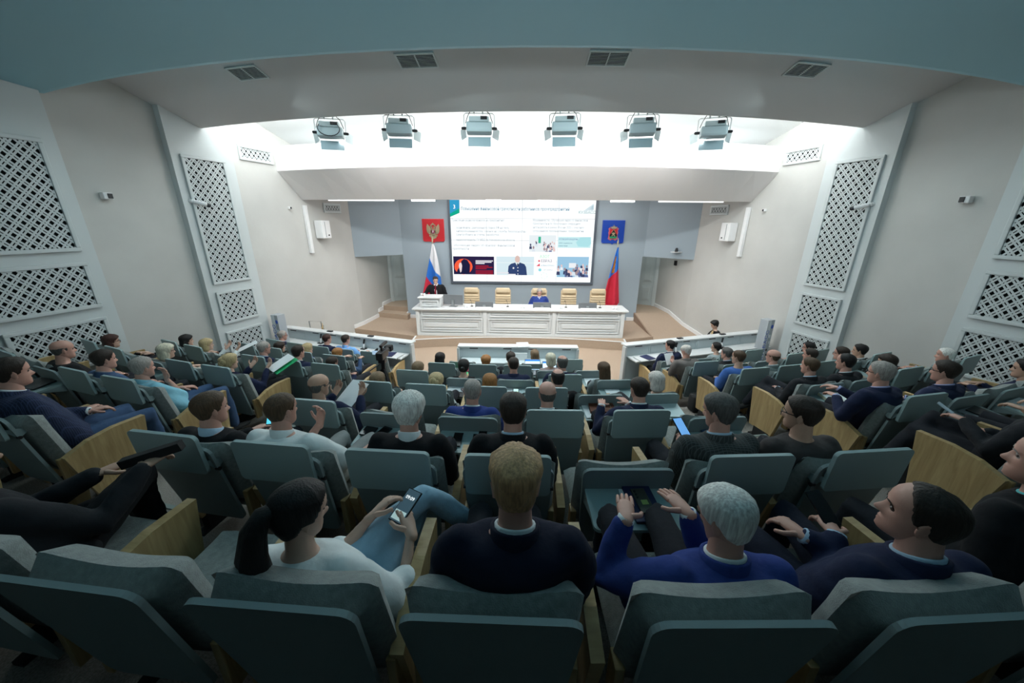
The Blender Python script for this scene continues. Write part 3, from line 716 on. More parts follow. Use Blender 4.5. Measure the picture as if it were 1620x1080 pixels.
# table microphones and cups
def tmic(x, y, z, label, par=None):
    m = empty('microphone', (x, y, z), label=label, cat='microphone', group='thin table microphones on the presidium desk')
    MB().box((0, 0, .01), (.07, .07, .02), bev=.004).build('base', M_black, m)
    mb = MB(); mb.tube([(0, 0, .02), (0, 0, .1), (-.03, -.02, .18)], .004, 5); mb.tube([(-.03, -.02, .18), (-.045, -.03, .21)], .009, 6); mb.build('gooseneck', M_black, m)
for x, w_ in ((-1.50, 'by the first empty chair'), (-.42, 'by the second empty chair'), (1.33, 'by the fourth chair'), (2.35, 'by the rightmost chair')):
    tmic(x, 10.55, 1.092, 'thin black gooseneck microphone on the presidium desk %s' % w_)
cupi = 0
for x, z, w_ in ((-3.0, 1.41, 'on the lectern'), (-1.67, 1.092, 'before the first empty chair'), (-.66, 1.092, 'before the second empty chair'), (.0, 1.092, 'left of the chairman'), (1.16, 1.092, 'before the fourth chair'), (2.7, 1.092, 'at the right end of the desk')):
    for k in (0, 1):
        mb = MB(); mb.tube([(0, 0, 0), (0, 0, .07)], [.026, .034], 10, roundcap=False)
        c = mb.build('cup', M_bright, None, True, loc=(x + .085 * k, 10.38 + (.12 if z > 1.2 else 0), z))
        tag(c, '%s small white cup %s on the presidium' % (('left', 'right')[k], w_), 'cup', 'white cups on the presidium desk')
# executive chairs
def exec_chair():
    c = empty('executive_chair', (0, 0, 0), cat='chair', group='cream leather chairs behind the presidium desk')
    nseg = 9
    b = MB()
    for k in range(nseg):
        z0 = .52 + k * .075
        w = .44 + .06 * math.sin(math.pi * min(1, (k + 1.5) / nseg))
        if k == nseg - 1: b.box((0, .02, .56 + k * .082), (w - .0, .09, .16), bev=.04)
        else: b.box((0, .03 - .01 * math.sin(k), z0), (w, .09, .073), bev=.025)
    b.build('backrest', M_leather, c, True)
    MB().box((0, .08, .85), (.50, .05, .76), bev=.03).build('back_shell', M_leather, c)
    MB().box((0, -.22, .46), (.5, .5, .1), bev=.03).build('seat', M_leather, c)
    for s in (-1, 1):
        a = MB(); a.tube([(s * .27, .05, .45), (s * .30, .02, .66), (s * .30, -.3, .66), (s * .28, -.36, .5)], .022, 8, flat=1.3); a.build('armrest', mat('light_wood', (.55, .36, .2), .4), c)
    a = MB(); a.tube([(0, -.15, .42), (0, -.15, .1)], .03, 8); a.build('column', M_metal, c)
    for k in range(5):
        a = MB(); t = 2 * math.pi * k / 5; a.tube([(0, -.15, .1), (.28 * math.cos(t), -.15 + .28 * math.sin(t), .06)], .02, 6); a.build('leg', M_metal, c)
    return c
EXX = (-1.60, -.60, .55, 1.49, 2.41)
p0 = exec_chair(); index_children(p0)
for i, x in enumerate(EXX):
    c = p0 if i == 0 else copy_tree(p0)
    c.location = (x, 11.2, .25)
    c['label'] = ('cream leather executive chair, leftmost behind the presidium', 'cream leather executive chair, second from left behind the presidium', 'cream leather executive chair holding the seated chairman', 'cream leather executive chair, first right of the chairman', 'cream leather executive chair, rightmost, next to the red flag')[i]

# ------------------------------------------------------------------ parterre desks (front row)
def ledge_desk(name, cx, cy, rz, L, label, ndoor, M_face=M_deskblue):
    d = empty(name, (cx, cy, 0), rz, label, 'desk')
    MB().box((0, 0, .49), (L, .05, .98)).build('board', M_face, d)
    MB().box((0, .03, .985), (L + .06, .20, .035), bev=.008).build('ledge', M_desk, d)
    w = L / ndoor
    for k in range(ndoor):
        x = -L / 2 + w * (k + .5)
        mb = MB(); 
        for (ax, az, aw, ah) in ((0, .33, w - .06, .025), (0, -.02, w - .06, .03)): mb.box((x + ax, -.03, .60 + az), (aw, .014, ah))
        for s in (-1, 1): mb.box((x + s * (w / 2 - .02), -.03, .76), (.03, .014, .36))
        mb.build('panel_frame', M_face, d)
        MB().box((x + (w * .15 if k % 2 else -w * .0), -.034, .945), (.18, .012, .022), bev=.004).build('handle_slot', M_black, d)
    for s in (-1, 1): MB().box((s * (L / 2 + .02), -.02, .48), (.05, .12, .96), bev=.008).build('end_board', M_desk, d)
    MB().box((0, -.20, .72), (L - .1, .36, .03), bev=.006).build('worktop', M_deskblue if L < 3 else M_desk, d)
    return d
ledge_desk('front_desk', -.07, 7.24, 0, 2.52, 'pale front row desk with white ledge in the centre before the stage', 4)
def dpose(x0, y0, x1, y1): return ((x0 + x1) / 2, (y0 + y1) / 2, math.atan2(y1 - y0, x1 - x0), math.hypot(x1 - x0, y1 - y0))
for sg, (a, b) in ((-1, ((-5.93, 8.44), (-2.42, 7.40))), (1, ((2.28, 7.44), (5.90, 8.60)))):
    cx, cy, rz, L = dpose(*a, *b)
    ledge_desk('front_desk', cx, cy, rz, L, 'long white topped front row desk on the %s side' % SN[sg], 6)
    def dl(u, off, z): return (cx + math.cos(rz) * u - math.sin(rz) * off, cy + math.sin(rz) * u + math.cos(rz) * off, z)
    for u, w_ in ((-L * .17, 'outer'), (L * .17, 'inner')):
        m = empty('desk_microphone', dl(u, -.12, .735), rz, 'black and white microphone unit on the %s front desk, %s one' % (SN[sg], w_ if sg < 0 else ('inner' if w_ == 'outer' else 'outer')), 'microphone')
        mb = MB(); mb.tube([(0, 0, .02), (0, .02, .12)], .018, 8); mb.build('stem', M_bright, m); mb = MB(); mb.tube([(0, .02, .13), (.02, .03, .22)], .02, 8); mb.build('head', M_black, m)
        MB().box((0, 0, .01), (.12, .1, .02), bev=.004).build('base', M_black, m)
    for u, w_ in ((-L * .12, 'outer'), (L * .2, 'inner')):
        b_ = MB().box((0, 0, .012), (.14, .07, .024), bev=.008).build('socket_cover', M_black, None, loc=dl(u, .03, 1.003), rotz=rz)
        tag(b_, 'small black cable flap on the ledge of the %s front desk, %s' % (SN[sg], w_ if sg < 0 else ('inner' if w_ == 'outer' else 'outer')), 'cable cover')
    for u, w_, m in ((L * .42 * -sg if 0 else (L * .40 if sg < 0 else -L * .40), 'inner end', M_paper), ):
        b_ = MB().box((0, 0, .01), (.52, .30, .02), bev=.004).build('white_tray', M_desk, None, loc=dl(u, -.30, .745), rotz=rz)
        tag(b_, 'white pull-out writing board at the %s of the %s front desk' % (w_, SN[sg]), 'tray')
        b_ = MB().box((0, 0, .012), (.2, .26, .022), bev=.003).build('notebook', mat('navy_cover', (.012, .018, .07), .5), None, loc=dl(u, -.30, .757), rotz=rz + .2)
        tag(b_, 'dark navy notebook on the writing board of the %s front desk' % SN[sg], 'notebook')
tag(MB().box((0, 0, .008), (.26, .30, .016), bev=.003).build('open_notebook', M_paper, None, loc=(.04, 7.28, 1.006), rotz=R_(8)), 'open white notebook on the ledge of the centre front desk', 'notebook')
m = empty('desk_microphone', (-.22, 7.08, .735), label='black microphone on the centre front desk', cat='microphone')
mb = MB(); mb.tube([(0, 0, .0), (0, .01, .1)], .014, 8); mb.build('stem', M_black, m); mb = MB(); mb.tube([(0, .01, .13), (0, .01, .2)], .022, 8); mb.build('head', M_black, m)
mp = MB(); mp.box((0, 0, 0), (.30, .02, .16), bev=.004); tag(mp.build('folder', M_paper, None, loc=(-.02, 7.08, .82)), 'white paper stand leaning at the centre front desk', 'folder')

# visitor chairs near the walls
for sg, x, y in ((-1, -4.9, 8.75), (1, 4.45, 8.55)):
    v = empty('visitor_chair', (x, y, 0), sg * R_(60), 'wooden framed visitor chair behind the %s front desk' % SN[sg], 'chair')
    for s in (-1, 1):
        a = MB(); a.tube([(s * .25, -.2, 0), (s * .25, -.2, .6), (s * .25, .2, .62), (s * .25, .24, 0)], .02, 6, flat=.8); a.build('side_frame', M_wood, v)
    MB().box((0, 0, .42), (.46, .46, .08), bev=.02).build('seat', M_fabric, v)
    MB().box((0, -.22, .78), (.48, .04, .42), bev=.01).build('back_frame', M_wood, v); MB().box((0, -.20, .78), (.40, .05, .34), bev=.015).build('back_pad', M_fabric, v)
r = MB()
r.tube([(0, 0, 0), (0, 0, 1.12), (.30, 0, 1.12), (.30, 0, 0)], .012, 8)
tag(r.build('metal_stand', M_metal, None, loc=(-5.35, 8.55, 0)), 'thin grey metal frame stand behind the left front desk near the wall', 'stand')

# ------------------------------------------------------------------ video camera on tripod
vc = empty('video_camera', (-2.42, 5.75, .265), 0, 'black professional video camera on a tripod in the left aisle', 'video camera')
for k, t in enumerate((80, 200, 320)):
    a = MB(); t = R_(t); a.tube([(.03 * math.cos(t), .03 * math.sin(t), .78), (.16 * math.cos(t), .16 * math.sin(t), .4), (.36 * math.cos(t), .36 * math.sin(t), .01)], [.022, .025, .014], 8); a.build('tripod_leg', M_blackrub, vc)
a = MB(); a.tube([(0, 0, .70), (0, 0, .93)], .035, 10); a.box((0, 0, .95), (.12, .12, .08), bev=.02); a.build('fluid_head', M_black, vc)
a = MB(); a.tube([(0, -.03, .93), (-.22, -.3, .80)], .011, 8); a.tube([(-.17, -.24, .825), (-.23, -.31, .795)], .018, 8); a.build('pan_handle', M_black, vc)
a = MB(); a.box((0, .02, 1.06), (.12, .30, .14), bev=.02); a.tube([(0, .17, 1.06), (0, .26, 1.06)], .05, 12); a.build('camera_body', M_black, vc)
a = MB(); a.box((0, .34, 1.06), (.13, .12, .10), bev=.01); a.build('lens_hood', M_blackrub, vc)
a = MB(); a.box((.0, .12, 1.21), (.05, .28, .05), bev=.015); a.box((0, .02, 1.15), (.03, .03, .1)); a.build('top_handle', M_black, vc)
a = MB(); a.box((-.13, .10, 1.08), (.015, .12, .09), bev=.004); a.build('viewfinder_screen', M_black, vc); MB().box((-.13, .037, 1.08), (.1, .006, .07)).build('lcd', mat('lcd_pale', (.3, .4, .5), .3, emit=(.35, .5, .65), estr=.7), vc)

# ------------------------------------------------------------------ auditorium seats
def cushion_mesh(w, h, t, nx=14, nz=10, saddle=.03, topr=.06, taper=.0, bulge=.0):
    """thick upholstered slab standing in xz; front +y. bottom z=0, top z=h"""
    V = []; F = []
    def side(yside):
        pts = []
        for j in range(nz + 1):
            v = j / nz
            for i in range(nx + 1):
                u = -1 + 2 * i / nx
                # rounded corners
                uu = math.copysign(abs(u) ** .9, u)
                ztop = h - saddle * (1 - abs(u) ** 1.6) * (1 if saddle else 0) * 1.0 - (topr * max(0, (abs(u) - .78) / .22) ** 2)
                z = v * ztop
                ww = w * (1 - taper * (1 - v))
                x = uu * ww / 2
                e = (1 - abs(u) ** 7) * (1 - abs(2 * v - 1) ** 7)
                y = yside * (t / 2) * (max(0, e) ** .35) + (bulge * math.sin(math.pi * v) if yside > 0 else 0) + (.02 * max(0, v - .75) * 4 * yside * max(0, e) ** .35)
                pts.append((x, y, z))
        return pts
    a = side(-1); b = side(1); n = (nx + 1) * (nz + 1)
    V = a + b
    for j in range(nz):
        for i in range(nx):
            p = j * (nx + 1) + i
            F.append((p, p + 1, p + nx + 2, p + nx + 1)); F.append((n + p, n + p + nx + 1, n + p + nx + 2, n + p + 1))
    # border stitches (edge verts nearly coincide: y=0)
    return V, F
TILT = math.atan2(.13, .65)
def lean(v, y0, z0):
    """lean a vertical slab back: local z axis tilted so the top goes to -y"""
    c, s = math.cos(TILT), math.sin(TILT)
    return [(p[0], y0 + p[1] * c - p[2] * s, z0 + p[2] * c + p[1] * s) for p in v]
def seat_proto(kind):
    c = empty('auditorium_seat', cat='chair')
    V, F = cushion_mesh(.53, .522, .115, saddle=.050, topr=.035, nx=18)
    obj('backrest', lean(V, .175, .43), F, M_fabric, c, True)
    sh = MB(); pts = rrect(.50, .64, .05); pts = [(p[0] * (1 - .14 * (1 - (p[1] + .32) / .64)), p[1]) for p in pts]
    sh.prism(pts, -.009, .009, 'y'); sh.v = lean([(v[0], v[1], v[2] + .32) for v in sh.v], .098, .325); sh.build('back_panel', M_shell, c)
    V, F = cushion_mesh(.47, .47, .12, 10, 8, 0, .02)
    obj('seat', [(p[0], .17 + p[2], .42 + p[1] + .02 * (p[2])) for p in V], [f[::-1] for f in F], M_fabric, c, True)
    MB().box((0, .40, .345), (.43, .42, .03), bev=.01).build('seat_pan', M_shell, c)
    prof = [(.10, .575), (.24, .635), (.40, .66), (.60, .655), (.565, .40), (.53, .14), (.20, .14), (.16, .30)]
    p = MB(); p.prism(prof, -.024, .024, 'x'); sp_ = p.build('side_panel', M_wood, c); sp_.location = (-.33, 0, 0)
    for s in (-1, 1): MB().box((s * .255, .13, .42), (.035, .07, .26), bev=.006).build('back_bracket', M_wood, c)
    f = MB(); f.prism([(.17, 0), (.51, 0), (.51, .02), (.45, .03), (.45, .15), (.23, .15), (.23, .03), (.17, .02)], -.36, -.30, 'x'); f.build('foot', M_blackrub, c)
    if kind == 'up':
        l = MB(); l.prism(rrect(.455, .262, .03), -.011, .011, 'y'); lf = l.build('table_leaf', M_leaf, c)
        lf.location = (0, -.052, .925); lf.rotation_euler = (R_(4), 0, 0)
        for s in (-1, 1):
            q = MB(); q.prism([(-.04, .06), (.015, -.04), (.09, .0)], s * .222 - .004, s * .222 + .004, 'x'); q.v = [(v[0], v[1] + .03, v[2] - .10) for v in q.v]; q.build('hinge_bracket', M_metal if 0 else M_shell, lf)
        for s in (-1, 1):
            k = MB(); k.tube([(s * .225, -.0, .80), (s * .25, .0, .80)], .012, 8, roundcap=False); k.build('hinge_pin', M_black, c)
    if kind == 'down':
        l = MB(); l.prism(rrect(.455, .275, .03), -.010, .010, 'z'); lf = l.build('table_leaf', M_leaf, c)
        lf.location = (0, -.125, .785); lf.rotation_euler = (R_(6), 0, 0)
        for s in (-1, 1):
            q = MB(); q.prism([(.12, -.01), (-.06, -.01), (.12, -.09)], s * .222 - .004, s * .222 + .004, 'x'); q.build('hinge_bracket', M_shell, lf)
    return c
PROT = {k: seat_proto(k) for k in ('up', 'down', 'none')}
endp = MB(); endp.prism([(.10, .575), (.24, .635), (.40, .66), (.60, .655), (.565, .40), (.53, .14), (.20, .14), (.16, .30)], -.024, .024, 'x')
END = endp.build('side_panel', M_wood, None); END_ME = END.data; bpy.data.objects.remove(END)
for p in PROT.values(): index_children(p)
USED = {k: False for k in PROT}
def frame(row, X):
    """position and heading of a seat in a row"""
    return Vector((X, row_y(row) + sag(X), row_z(row))), math.asin(max(-1, min(1, X / 16.0)))
ROWN = ['rear (nearest) row', 'second row from the rear', 'third row from the rear', 'middle row', 'third row from the front', 'second row from the front', 'front row']
# (row, block, [x...], states)
SEATS = [
 (0, 'centre', [-2.63, -1.97, -1.31, -.68, -.07, .6, 1.25, 1.92, 2.58], 'nnnnnnnnn'),
 (1, 'left', [-5.6, -4.94, -4.28, -3.62], 'uuuu'),
 (1, 'centre', [-2.03, -1.36, -.70, -.06, .59, 1.22, 1.90], 'uuuuduu'),
 (1, 'right', [3.62, 4.28, 4.94], 'uuu'),
 (2, 'left', [-6.42, -5.76, -5.10, -4.45, -3.79], 'uuduu'),
 (2, 'centre', [-1.75, -1.10, -.43, .28, .97, 1.64], 'udduud'),
 (2, 'right', [3.56, 4.22, 4.88, 5.54], 'uddu'),
 (3, 'left', [-6.3, -5.62, -4.93, -4.30, -3.69], 'uuduu'),
 (3, 'centre', [-1.64, -1.03, -.37, .28, .88, 1.51], 'uuuudd'),
 (3, 'right', [3.60, 4.20, 4.80, 5.40, 6.05], 'dduuu'),
 (4, 'left', [-5.95, -5.33, -4.68, -4.05, -3.42, -2.80], 'uuduuu'),
 (4, 'centre', [-1.49, -.78, -.07, .60, 1.30], 'uddud'),
 (4, 'right', [3.32, 3.92, 4.52, 5.12, 5.72], 'uuudu'),
 (5, 'left', [-5.2, -4.55, -3.90, -3.24], 'uuuu'),
 (5, 'centre', [-1.30, -.62, -.05, .52, 1.15], 'uuudd'),
 (5, 'right', [3.12, 3.72, 4.35, 4.95, 5.50], 'udduu'),
 (6, 'left', [-5.40, -4.80, -4.17, -3.60, -2.99], 'uuuuu'),
 (6, 'centre', [-1.15, -.50, .28, .95], 'dddu'),
 (6, 'right', [3.00, 3.60, 4.20, 4.80], 'dduu'),
]
SEATS[4] = (2, 'left', SEATS[4][2], 'uuduu'); 
ORD = ['first', 'second', 'third', 'fourth', 'fifth', 'sixth', 'seventh', 'eighth', 'ninth']
STN = {'u': 'table leaf folded up', 'd': 'table leaf lowered', 'n': 'no table leaf'}
SEATPOS = {}
for row, blk, xs, st in SEATS:
    for i, x in enumerate(xs):
        kind = {'u': 'up', 'd': 'down', 'n': 'none'}[st[i]]
        pr = PROT[kind]
        c = pr if not USED[kind] else copy_tree(pr)
        USED[kind] = True
        P, a = frame(row, x); c.location = P; c.rotation_euler = (0, 0, a)
        c['group'] = 'grey green auditorium seats'; c['label'] = 'grey-green seat, %s from left, %s, %s block, %s' % (ORD[i], ROWN[row], blk, STN[st[i]])
        if i == len(xs) - 1 or xs[i + 1] - x > .8:
            e = bpy.data.objects.new('side_panel', END_ME); COL.objects.link(e); e.parent = c; e.location = (.33, 0, 0)
        SEATPOS[(row, round(x, 2))] = (P, a)
def leaf_point(row, x, u, v, dz=.0):
    """world point on a lowered leaf. u: -.5...5 across, v: 0 (hinge) .. 1 (edge nearest the user behind)"""
    P, a = frame(row, x); l = Vector((u * .455, .012 - .275 * v, .800 + .014 * (1 - v) - .016 * v + dz))
    return P + Matrix.Rotation(a, 3, 'Z') @ l, a
def item(name, row, x, u, v, dims, m, label, cat, rot=0, dz=0, group=None, extra=None, bev=.003):
    p, a = leaf_point(row, x, u, v, dims[2] / 2 + .002 + dz)
    mb = MB().box((0, 0, 0), dims, bev=bev)
    o = mb.build(name + '_body' if extra else name, m)
    if extra:
        r = empty(name, p, 0, label, cat, group); o.parent = r; o.name = 'body'; extra(r); o = r
    o.location = p; o.rotation_euler = (R_(6), 0, a + R_(rot))
    return tag(o, label, cat, group)
def phone_extra(m, dims, d=.001):
    return lambda r: MB().box((0, 0, dims[2] / 2 + d), (dims[0] * .9, dims[1] * .95, .001)).build('screen', m, r)
M_phone = mat('phone_black', (.012, .013, .016), .18)
M_navy = mat('navy_cover', (.012, .018, .07), .5)
PH = (.075, .155, .009)
ph = phone_extra(mat('glass_black', (.006, .006, .008), .08), PH)
def near_phone(r):
    ph_ = MB()
    for k in range(3): ph_.tube([(-.022, .058 - .02 * k, .005), (-.022, .058 - .02 * k, .0075)], .007, 10, roundcap=False)
    ph_.build('camera_lens', M_black, r); MB().box((.004, -.015, .006), (.034, .03, .001)).build('sticker', mat('sticker_yellow', (.35, .42, .12), .5), r)
item('folder', 1, .59, -.08, .52, (.03, .22, .006), M_paper, 'white papers sticking out of the navy folder, second row from the rear', 'papers', -3)
item('folder', 1, .59, .12, .48, (.15, .225, .016), M_navy, 'navy blue folder under a phone on the leaf before the white haired man', 'folder', 3)
item('smartphone', 1, .59, .12, .46, PH, mat('phone_olive', (.06, .06, .045), .3), 'dark olive phone with yellow sticker lying on the navy folder', 'phone', 5, .017, None, near_phone)
item('smartphone', 2, -1.10, -.08, .45, (.085, .19, .012), M_phone, 'large black phone lying slanted on the leaf before the white shirted man', 'phone', -20, 0, None, ph)
item('smartphone', 2, -1.10, -.33, .35, (.11, .11, .012), M_phone, 'black wallet beside the slanted phone on an open leaf', 'wallet', -8, 0)
item('smartphone', 2, -.43, -.15, .5, (.075, .16, .009), M_phone, 'black phone lying upright on the leaf right of the grey haired man', 'phone', 0, 0, None, ph)
item('smartphone', 2, -.43, .28, .38, (.15, .075, .009), M_phone, 'black phone lying crosswise on the leaf before the dark haired man', 'phone', 0, 0, None, ph)
item('document', 2, 1.64, .0, .62, (.30, .22, .006), M_paper, 'white papers under a blue folder, third row from the rear, right side', 'papers', 8)
item('folder', 2, 1.64, -.02, .48, (.20, .26, .012), mat('blue_folder', (.02, .07, .16), .4), 'glossy blue printed folder on the leaf of the third row', 'folder', 14, .007)
item('tablet', 2, 1.64, .02, .5, (.075, .22, .014), M_phone, 'long black case lying across the blue folder', 'case', 25, .02)
item('notebook', 3, .88, .0, .3, (.27, .20, .03), mat('brown_leather', (.13, .035, .015), .4), 'brown leather notebook with embossed frame on a leaf in the middle row', 'notebook', -3, .004, None,
     lambda r: [MB().box((.03 + dx, dy, .0158), (w, h, .0012)).build('gilt_frame', M_gold, r) for dx, dy, w, h in ((0, .05, .13, .003), (0, -.05, .13, .003), (.065, 0, .003, .1), (-.065, 0, .003, .1))])
item('document', 3, .88, -.22, .45, (.2, .24, .004), M_paper, 'white sheets under the brown leather notebook', 'papers', 3)
item('document', 3, 1.51, .12, .45, (.36, .26, .006), mat('pale_board', (.55, .68, .70), .4), 'pale blue board lying on the leaf beside the right aisle', 'board', -4)
item('document', 4, -.78, -.1, .4, (.34, .24, .005), M_paper, 'white printed sheets beneath a phone in the centre, third row from the front', 'papers', 4)
item('smartphone', 4, -.78, .12, .5, (.10, .16, .02), mat('phone_pinkish', (.25, .2, .2), .3), 'pinkish phone in a dark case lying on white sheets', 'phone', 40, .006)
item('folder', 4, -.78, .1, .85, (.24, .12, .012), M_black, 'black folder edge beneath the pinkish phone', 'folder', -5, .006)
item('document', 4, -.07, -.3, .45, (.24, .22, .006), M_paper, 'white papers beside the red haired woman', 'papers', 5)
item('document', 4, -.07, .3, .45, (.17, .25, .006), mat('pale_board', (.55, .68, .70), .4), 'pale blue sheet right of the phone with yellow note', 'papers', 0)
item('smartphone', 4, -.07, .02, .42, (.08, .15, .012), M_phone, 'phone with lit screen showing a yellow message', 'phone', 0, 0, None,
     lambda r: [MB().box((0, 0, .0068), (.068, .135, .001)).build('screen', mat('scr_pale', (.5, .7, .7), .4, emit=(.6, .85, .82), estr=.6), r), MB().box((.004, -.02, .008), (.05, .04, .001)).build('note', mat('scr_yellow', (.6, .8, .1), .4, emit=(.6, .9, .1), estr=.6), r)])
item('document', 4, 1.30, -.1, .5, (.2, .2, .005), M_paper, 'white sheet on a leaf in front of the grey haired woman', 'papers', 0)
item('document', 5, 1.15, .05, .5, (.26, .22, .005), M_paper, 'white sheet on the leaf beside the brown haired woman', 'papers', 0)
item('document', 5, .52, -.1, .5, (.18, .24, .005), M_paper, 'white sheet on the leaf before the balding man in the second row', 'papers', 3)
item('folder', 6, -1.15, .0, .5, (.38, .26, .008), mat('green_folder', (.02, .42, .16), .5), 'bright green folder on a leaf in the centre front row', 'folder', 2)
item('notebook', 6, -1.15, .15, .35, (.20, .15, .018), mat('maroon_cover', (.30, .03, .07), .5), 'maroon book lying on the bright green folder', 'book', -3, .009)
item('document', 6, -.50, .1, .5, (.38, .16, .006), M_paper, 'white papers on the leaf before the red haired short haired woman', 'papers', 0)
item('smartphone', 3, 4.20, .1, .4, PH, M_phone, 'black phone on the lowered leaf beside the grey haired man writing', 'phone', 20, 0, None, ph)
item('tablet', 3, 3.60, .12, .55, (.34, .20, .035), mat('book_cream', (.60, .58, .42), .7), 'thick open cream notebook on the leaf before the man in glasses', 'notebook', -12, 0, None,
     lambda r: [MB().box((s * .085, 0, .019), (.16, .19, .004)).build('page', M_paper, r) for s in (-1, 1)])
item('book', 2, 4.22, -.02, .5, (.28, .21, .018), mat('grey_cover', (.25, .28, .30), .5), 'grey covered book with dark plastic pouch, third row from the rear, right block', 'book', 6)
item('pouch', 2, 4.22, .02, .45, (.20, .15, .012), M_black, 'black glossy pouch lying on the grey book', 'pouch', 10, .018)
item('document', 2, 4.88, .0, .5, (.25, .2, .02), M_paper, 'white pad on the leaf at the right edge of the picture', 'papers', 4)
item('folder', 4, -3.42 if 0 else -4.68, .1, .5, (.25, .22, .01), M_navy, 'dark folder with a white edge on the left block, third row from the front', 'folder', 20)
item('folder', 2, -5.10, .0, .45, (.27, .2, .015), M_black, 'black folder on the leaf beside the man in the plaid jacket', 'folder', 10)
item('tablet', 5, 3.72, .0, .4, (.26, .18, .012), mat('mint_cover', (.15, .50, .42), .5), 'mint green folder behind the man in the taupe jacket', 'folder', -5)
item('tablet', 6, 3.00, .0, .5, (.30, .20, .008), M_desk, 'white tray with dark keyboard on the leaf right of the aisle', 'tray', 0)
item('keyboard', 6, 3.00, .1, .5, (.20, .15, .01), M_black, 'black notebook on the white tray beside the aisle', 'notebook', 5, .008)
# green folder with paper, left block (leaf of row 4)
# laptops
def laptop(p, a, label, w=.33, bright=(.55, .75, .95)):
    l = empty('laptop', p, a, label, 'laptop')
    MB().box((0, 0, .008), (w, .23, .016), bev=.004).build('base', mat('laptop_grey', (.3, .32, .34), .35), l)
    s = empty('lid', (0, .11, .016)); s.parent = l; s.rotation_euler = (R_(-14), 0, 0)
    MB().box((0, .004, .105), (w, .008, .21), bev=.003).build('lid_shell', mat('laptop_grey', (.3, .32, .34), .35), s)
    bpy.data.objects.remove(s.children[0]) if 0 else None
    MB().box((0, -.001, .105), (w - .02, .002, .19)).build('display', mat('lap_scr', bright, .4, emit=bright, estr=1.2), s)
    MB().box((0, -.003, .185), (w - .02, .001, .03)).build('title_bar', mat('lap_bar', (.02, .12, .4), .4, emit=(.03, .2, .6), estr=1), s)
    return l
p, a = leaf_point(6, .28, -.12, .5, .004)
laptop(p, a, 'open laptop with lit blue screen on a leaf in the centre front row', .30)
laptop(Vector((.53, 6.02, .86)), 0, 'open laptop with bright screen on the lap of the platinum blonde woman', .26, (.7, .95, .9))

# ------------------------------------------------------------------ people
from mathutils import noise as mnoise
SKIN = {'l': (.60, .38, .29), 'm': (.50, .30, .215), 'r': (.58, .31, .24)}
HAIR = {'black': (.012, .010, .010), 'dbrown': (.03, .02, .015), 'brown': (.085, .05, .028), 'lbrown': (.18, .12, .07), 'blond': (.42, .32, .17),
        'plat': (.58, .54, .42), 'ginger': (.34, .14, .045), 'grey': (.33, .295, .27), 'lgrey': (.60, .55, .51), 'white': (.82, .75, .70), 'dgrey': (.085, .08, .075),
        'red': (.30, .13, .04), 'dred': (.05, .02, .015), 'gingerman': (.50, .30, .15)}
def skinm(k): return mat('skin_' + k, SKIN[k], .5, bump=.05, bscale=120, var=.06, vscale=14)
def hairm(k): return mat('hair_' + k, HAIR[k], .55, bump=.28, bscale=55, var=.35, vscale=38, stretch=(3, 3, .35), spec=.3)
def clothm(name, c, pattern=None):
    m = mat('cloth_' + name, c, .9, bump=.35, bscale=26, var=.10, vscale=9, sheen=.02, spec=.25)
    if pattern and 'pat' not in m:
        m['pat'] = 1; nt = m.node_tree; b = nt.nodes['Principled BSDF']
        for l in list(b.inputs['Base Color'].links): nt.links.remove(l)
        tc = nt.nodes.new('ShaderNodeTexCoord'); v = nt.nodes.new('ShaderNodeTexVoronoi' if pattern == 'spots' else 'ShaderNodeTexBrick')
        r = nt.nodes.new('ShaderNodeValToRGB'); r.color_ramp.interpolation = 'CONSTANT'
        if pattern == 'spots':
            v.inputs['Scale'].default_value = 34; nt.links.new(tc.outputs['Object'], v.inputs['Vector']); nt.links.new(v.outputs['Color'], r.inputs[0])
            r.color_ramp.elements[0].color = (.02, .03, .06, 1); r.color_ramp.elements[1].position = .55; r.color_ramp.elements[1].color = (.6, .65, .65, 1)
            nt.links.new(r.outputs[0], b.inputs['Base Color'])
        else:
            v.inputs['Scale'].default_value = 22; v.inputs['Mortar Size'].default_value = .035; v.offset = 0
            v.inputs['Color1'].default_value = (*c, 1); v.inputs['Color2'].default_value = (*[q * .8 for q in c], 1); v.inputs['Mortar'].default_value = (*[q * 1.9 for q in c], 1)
            nt.links.new(tc.outputs['Object'], v.inputs['Vector']); nt.links.new(v.outputs['Color'], b.inputs['Base Color'])
    return m
ZK = [-.118, -.108, -.095, -.075, -.06, -.045, -.03, -.01, .01, .03, .05, .07, .09, .105, .115, .1185]
FK = [.055, .078, .086, .084, .083, .082, .083, .082, .086, .092, .091, .085, .070, .050, .028, .004]
BK = [.000, .018, .036, .056, .066, .074, .082, .091, .098, .102, .102, .096, .080, .058, .034, .006]
WK = [.022, .040, .051, .060, .064, .067, .070, .0725, .0745, .0765, .077, .073, .061, .044, .026, .005]
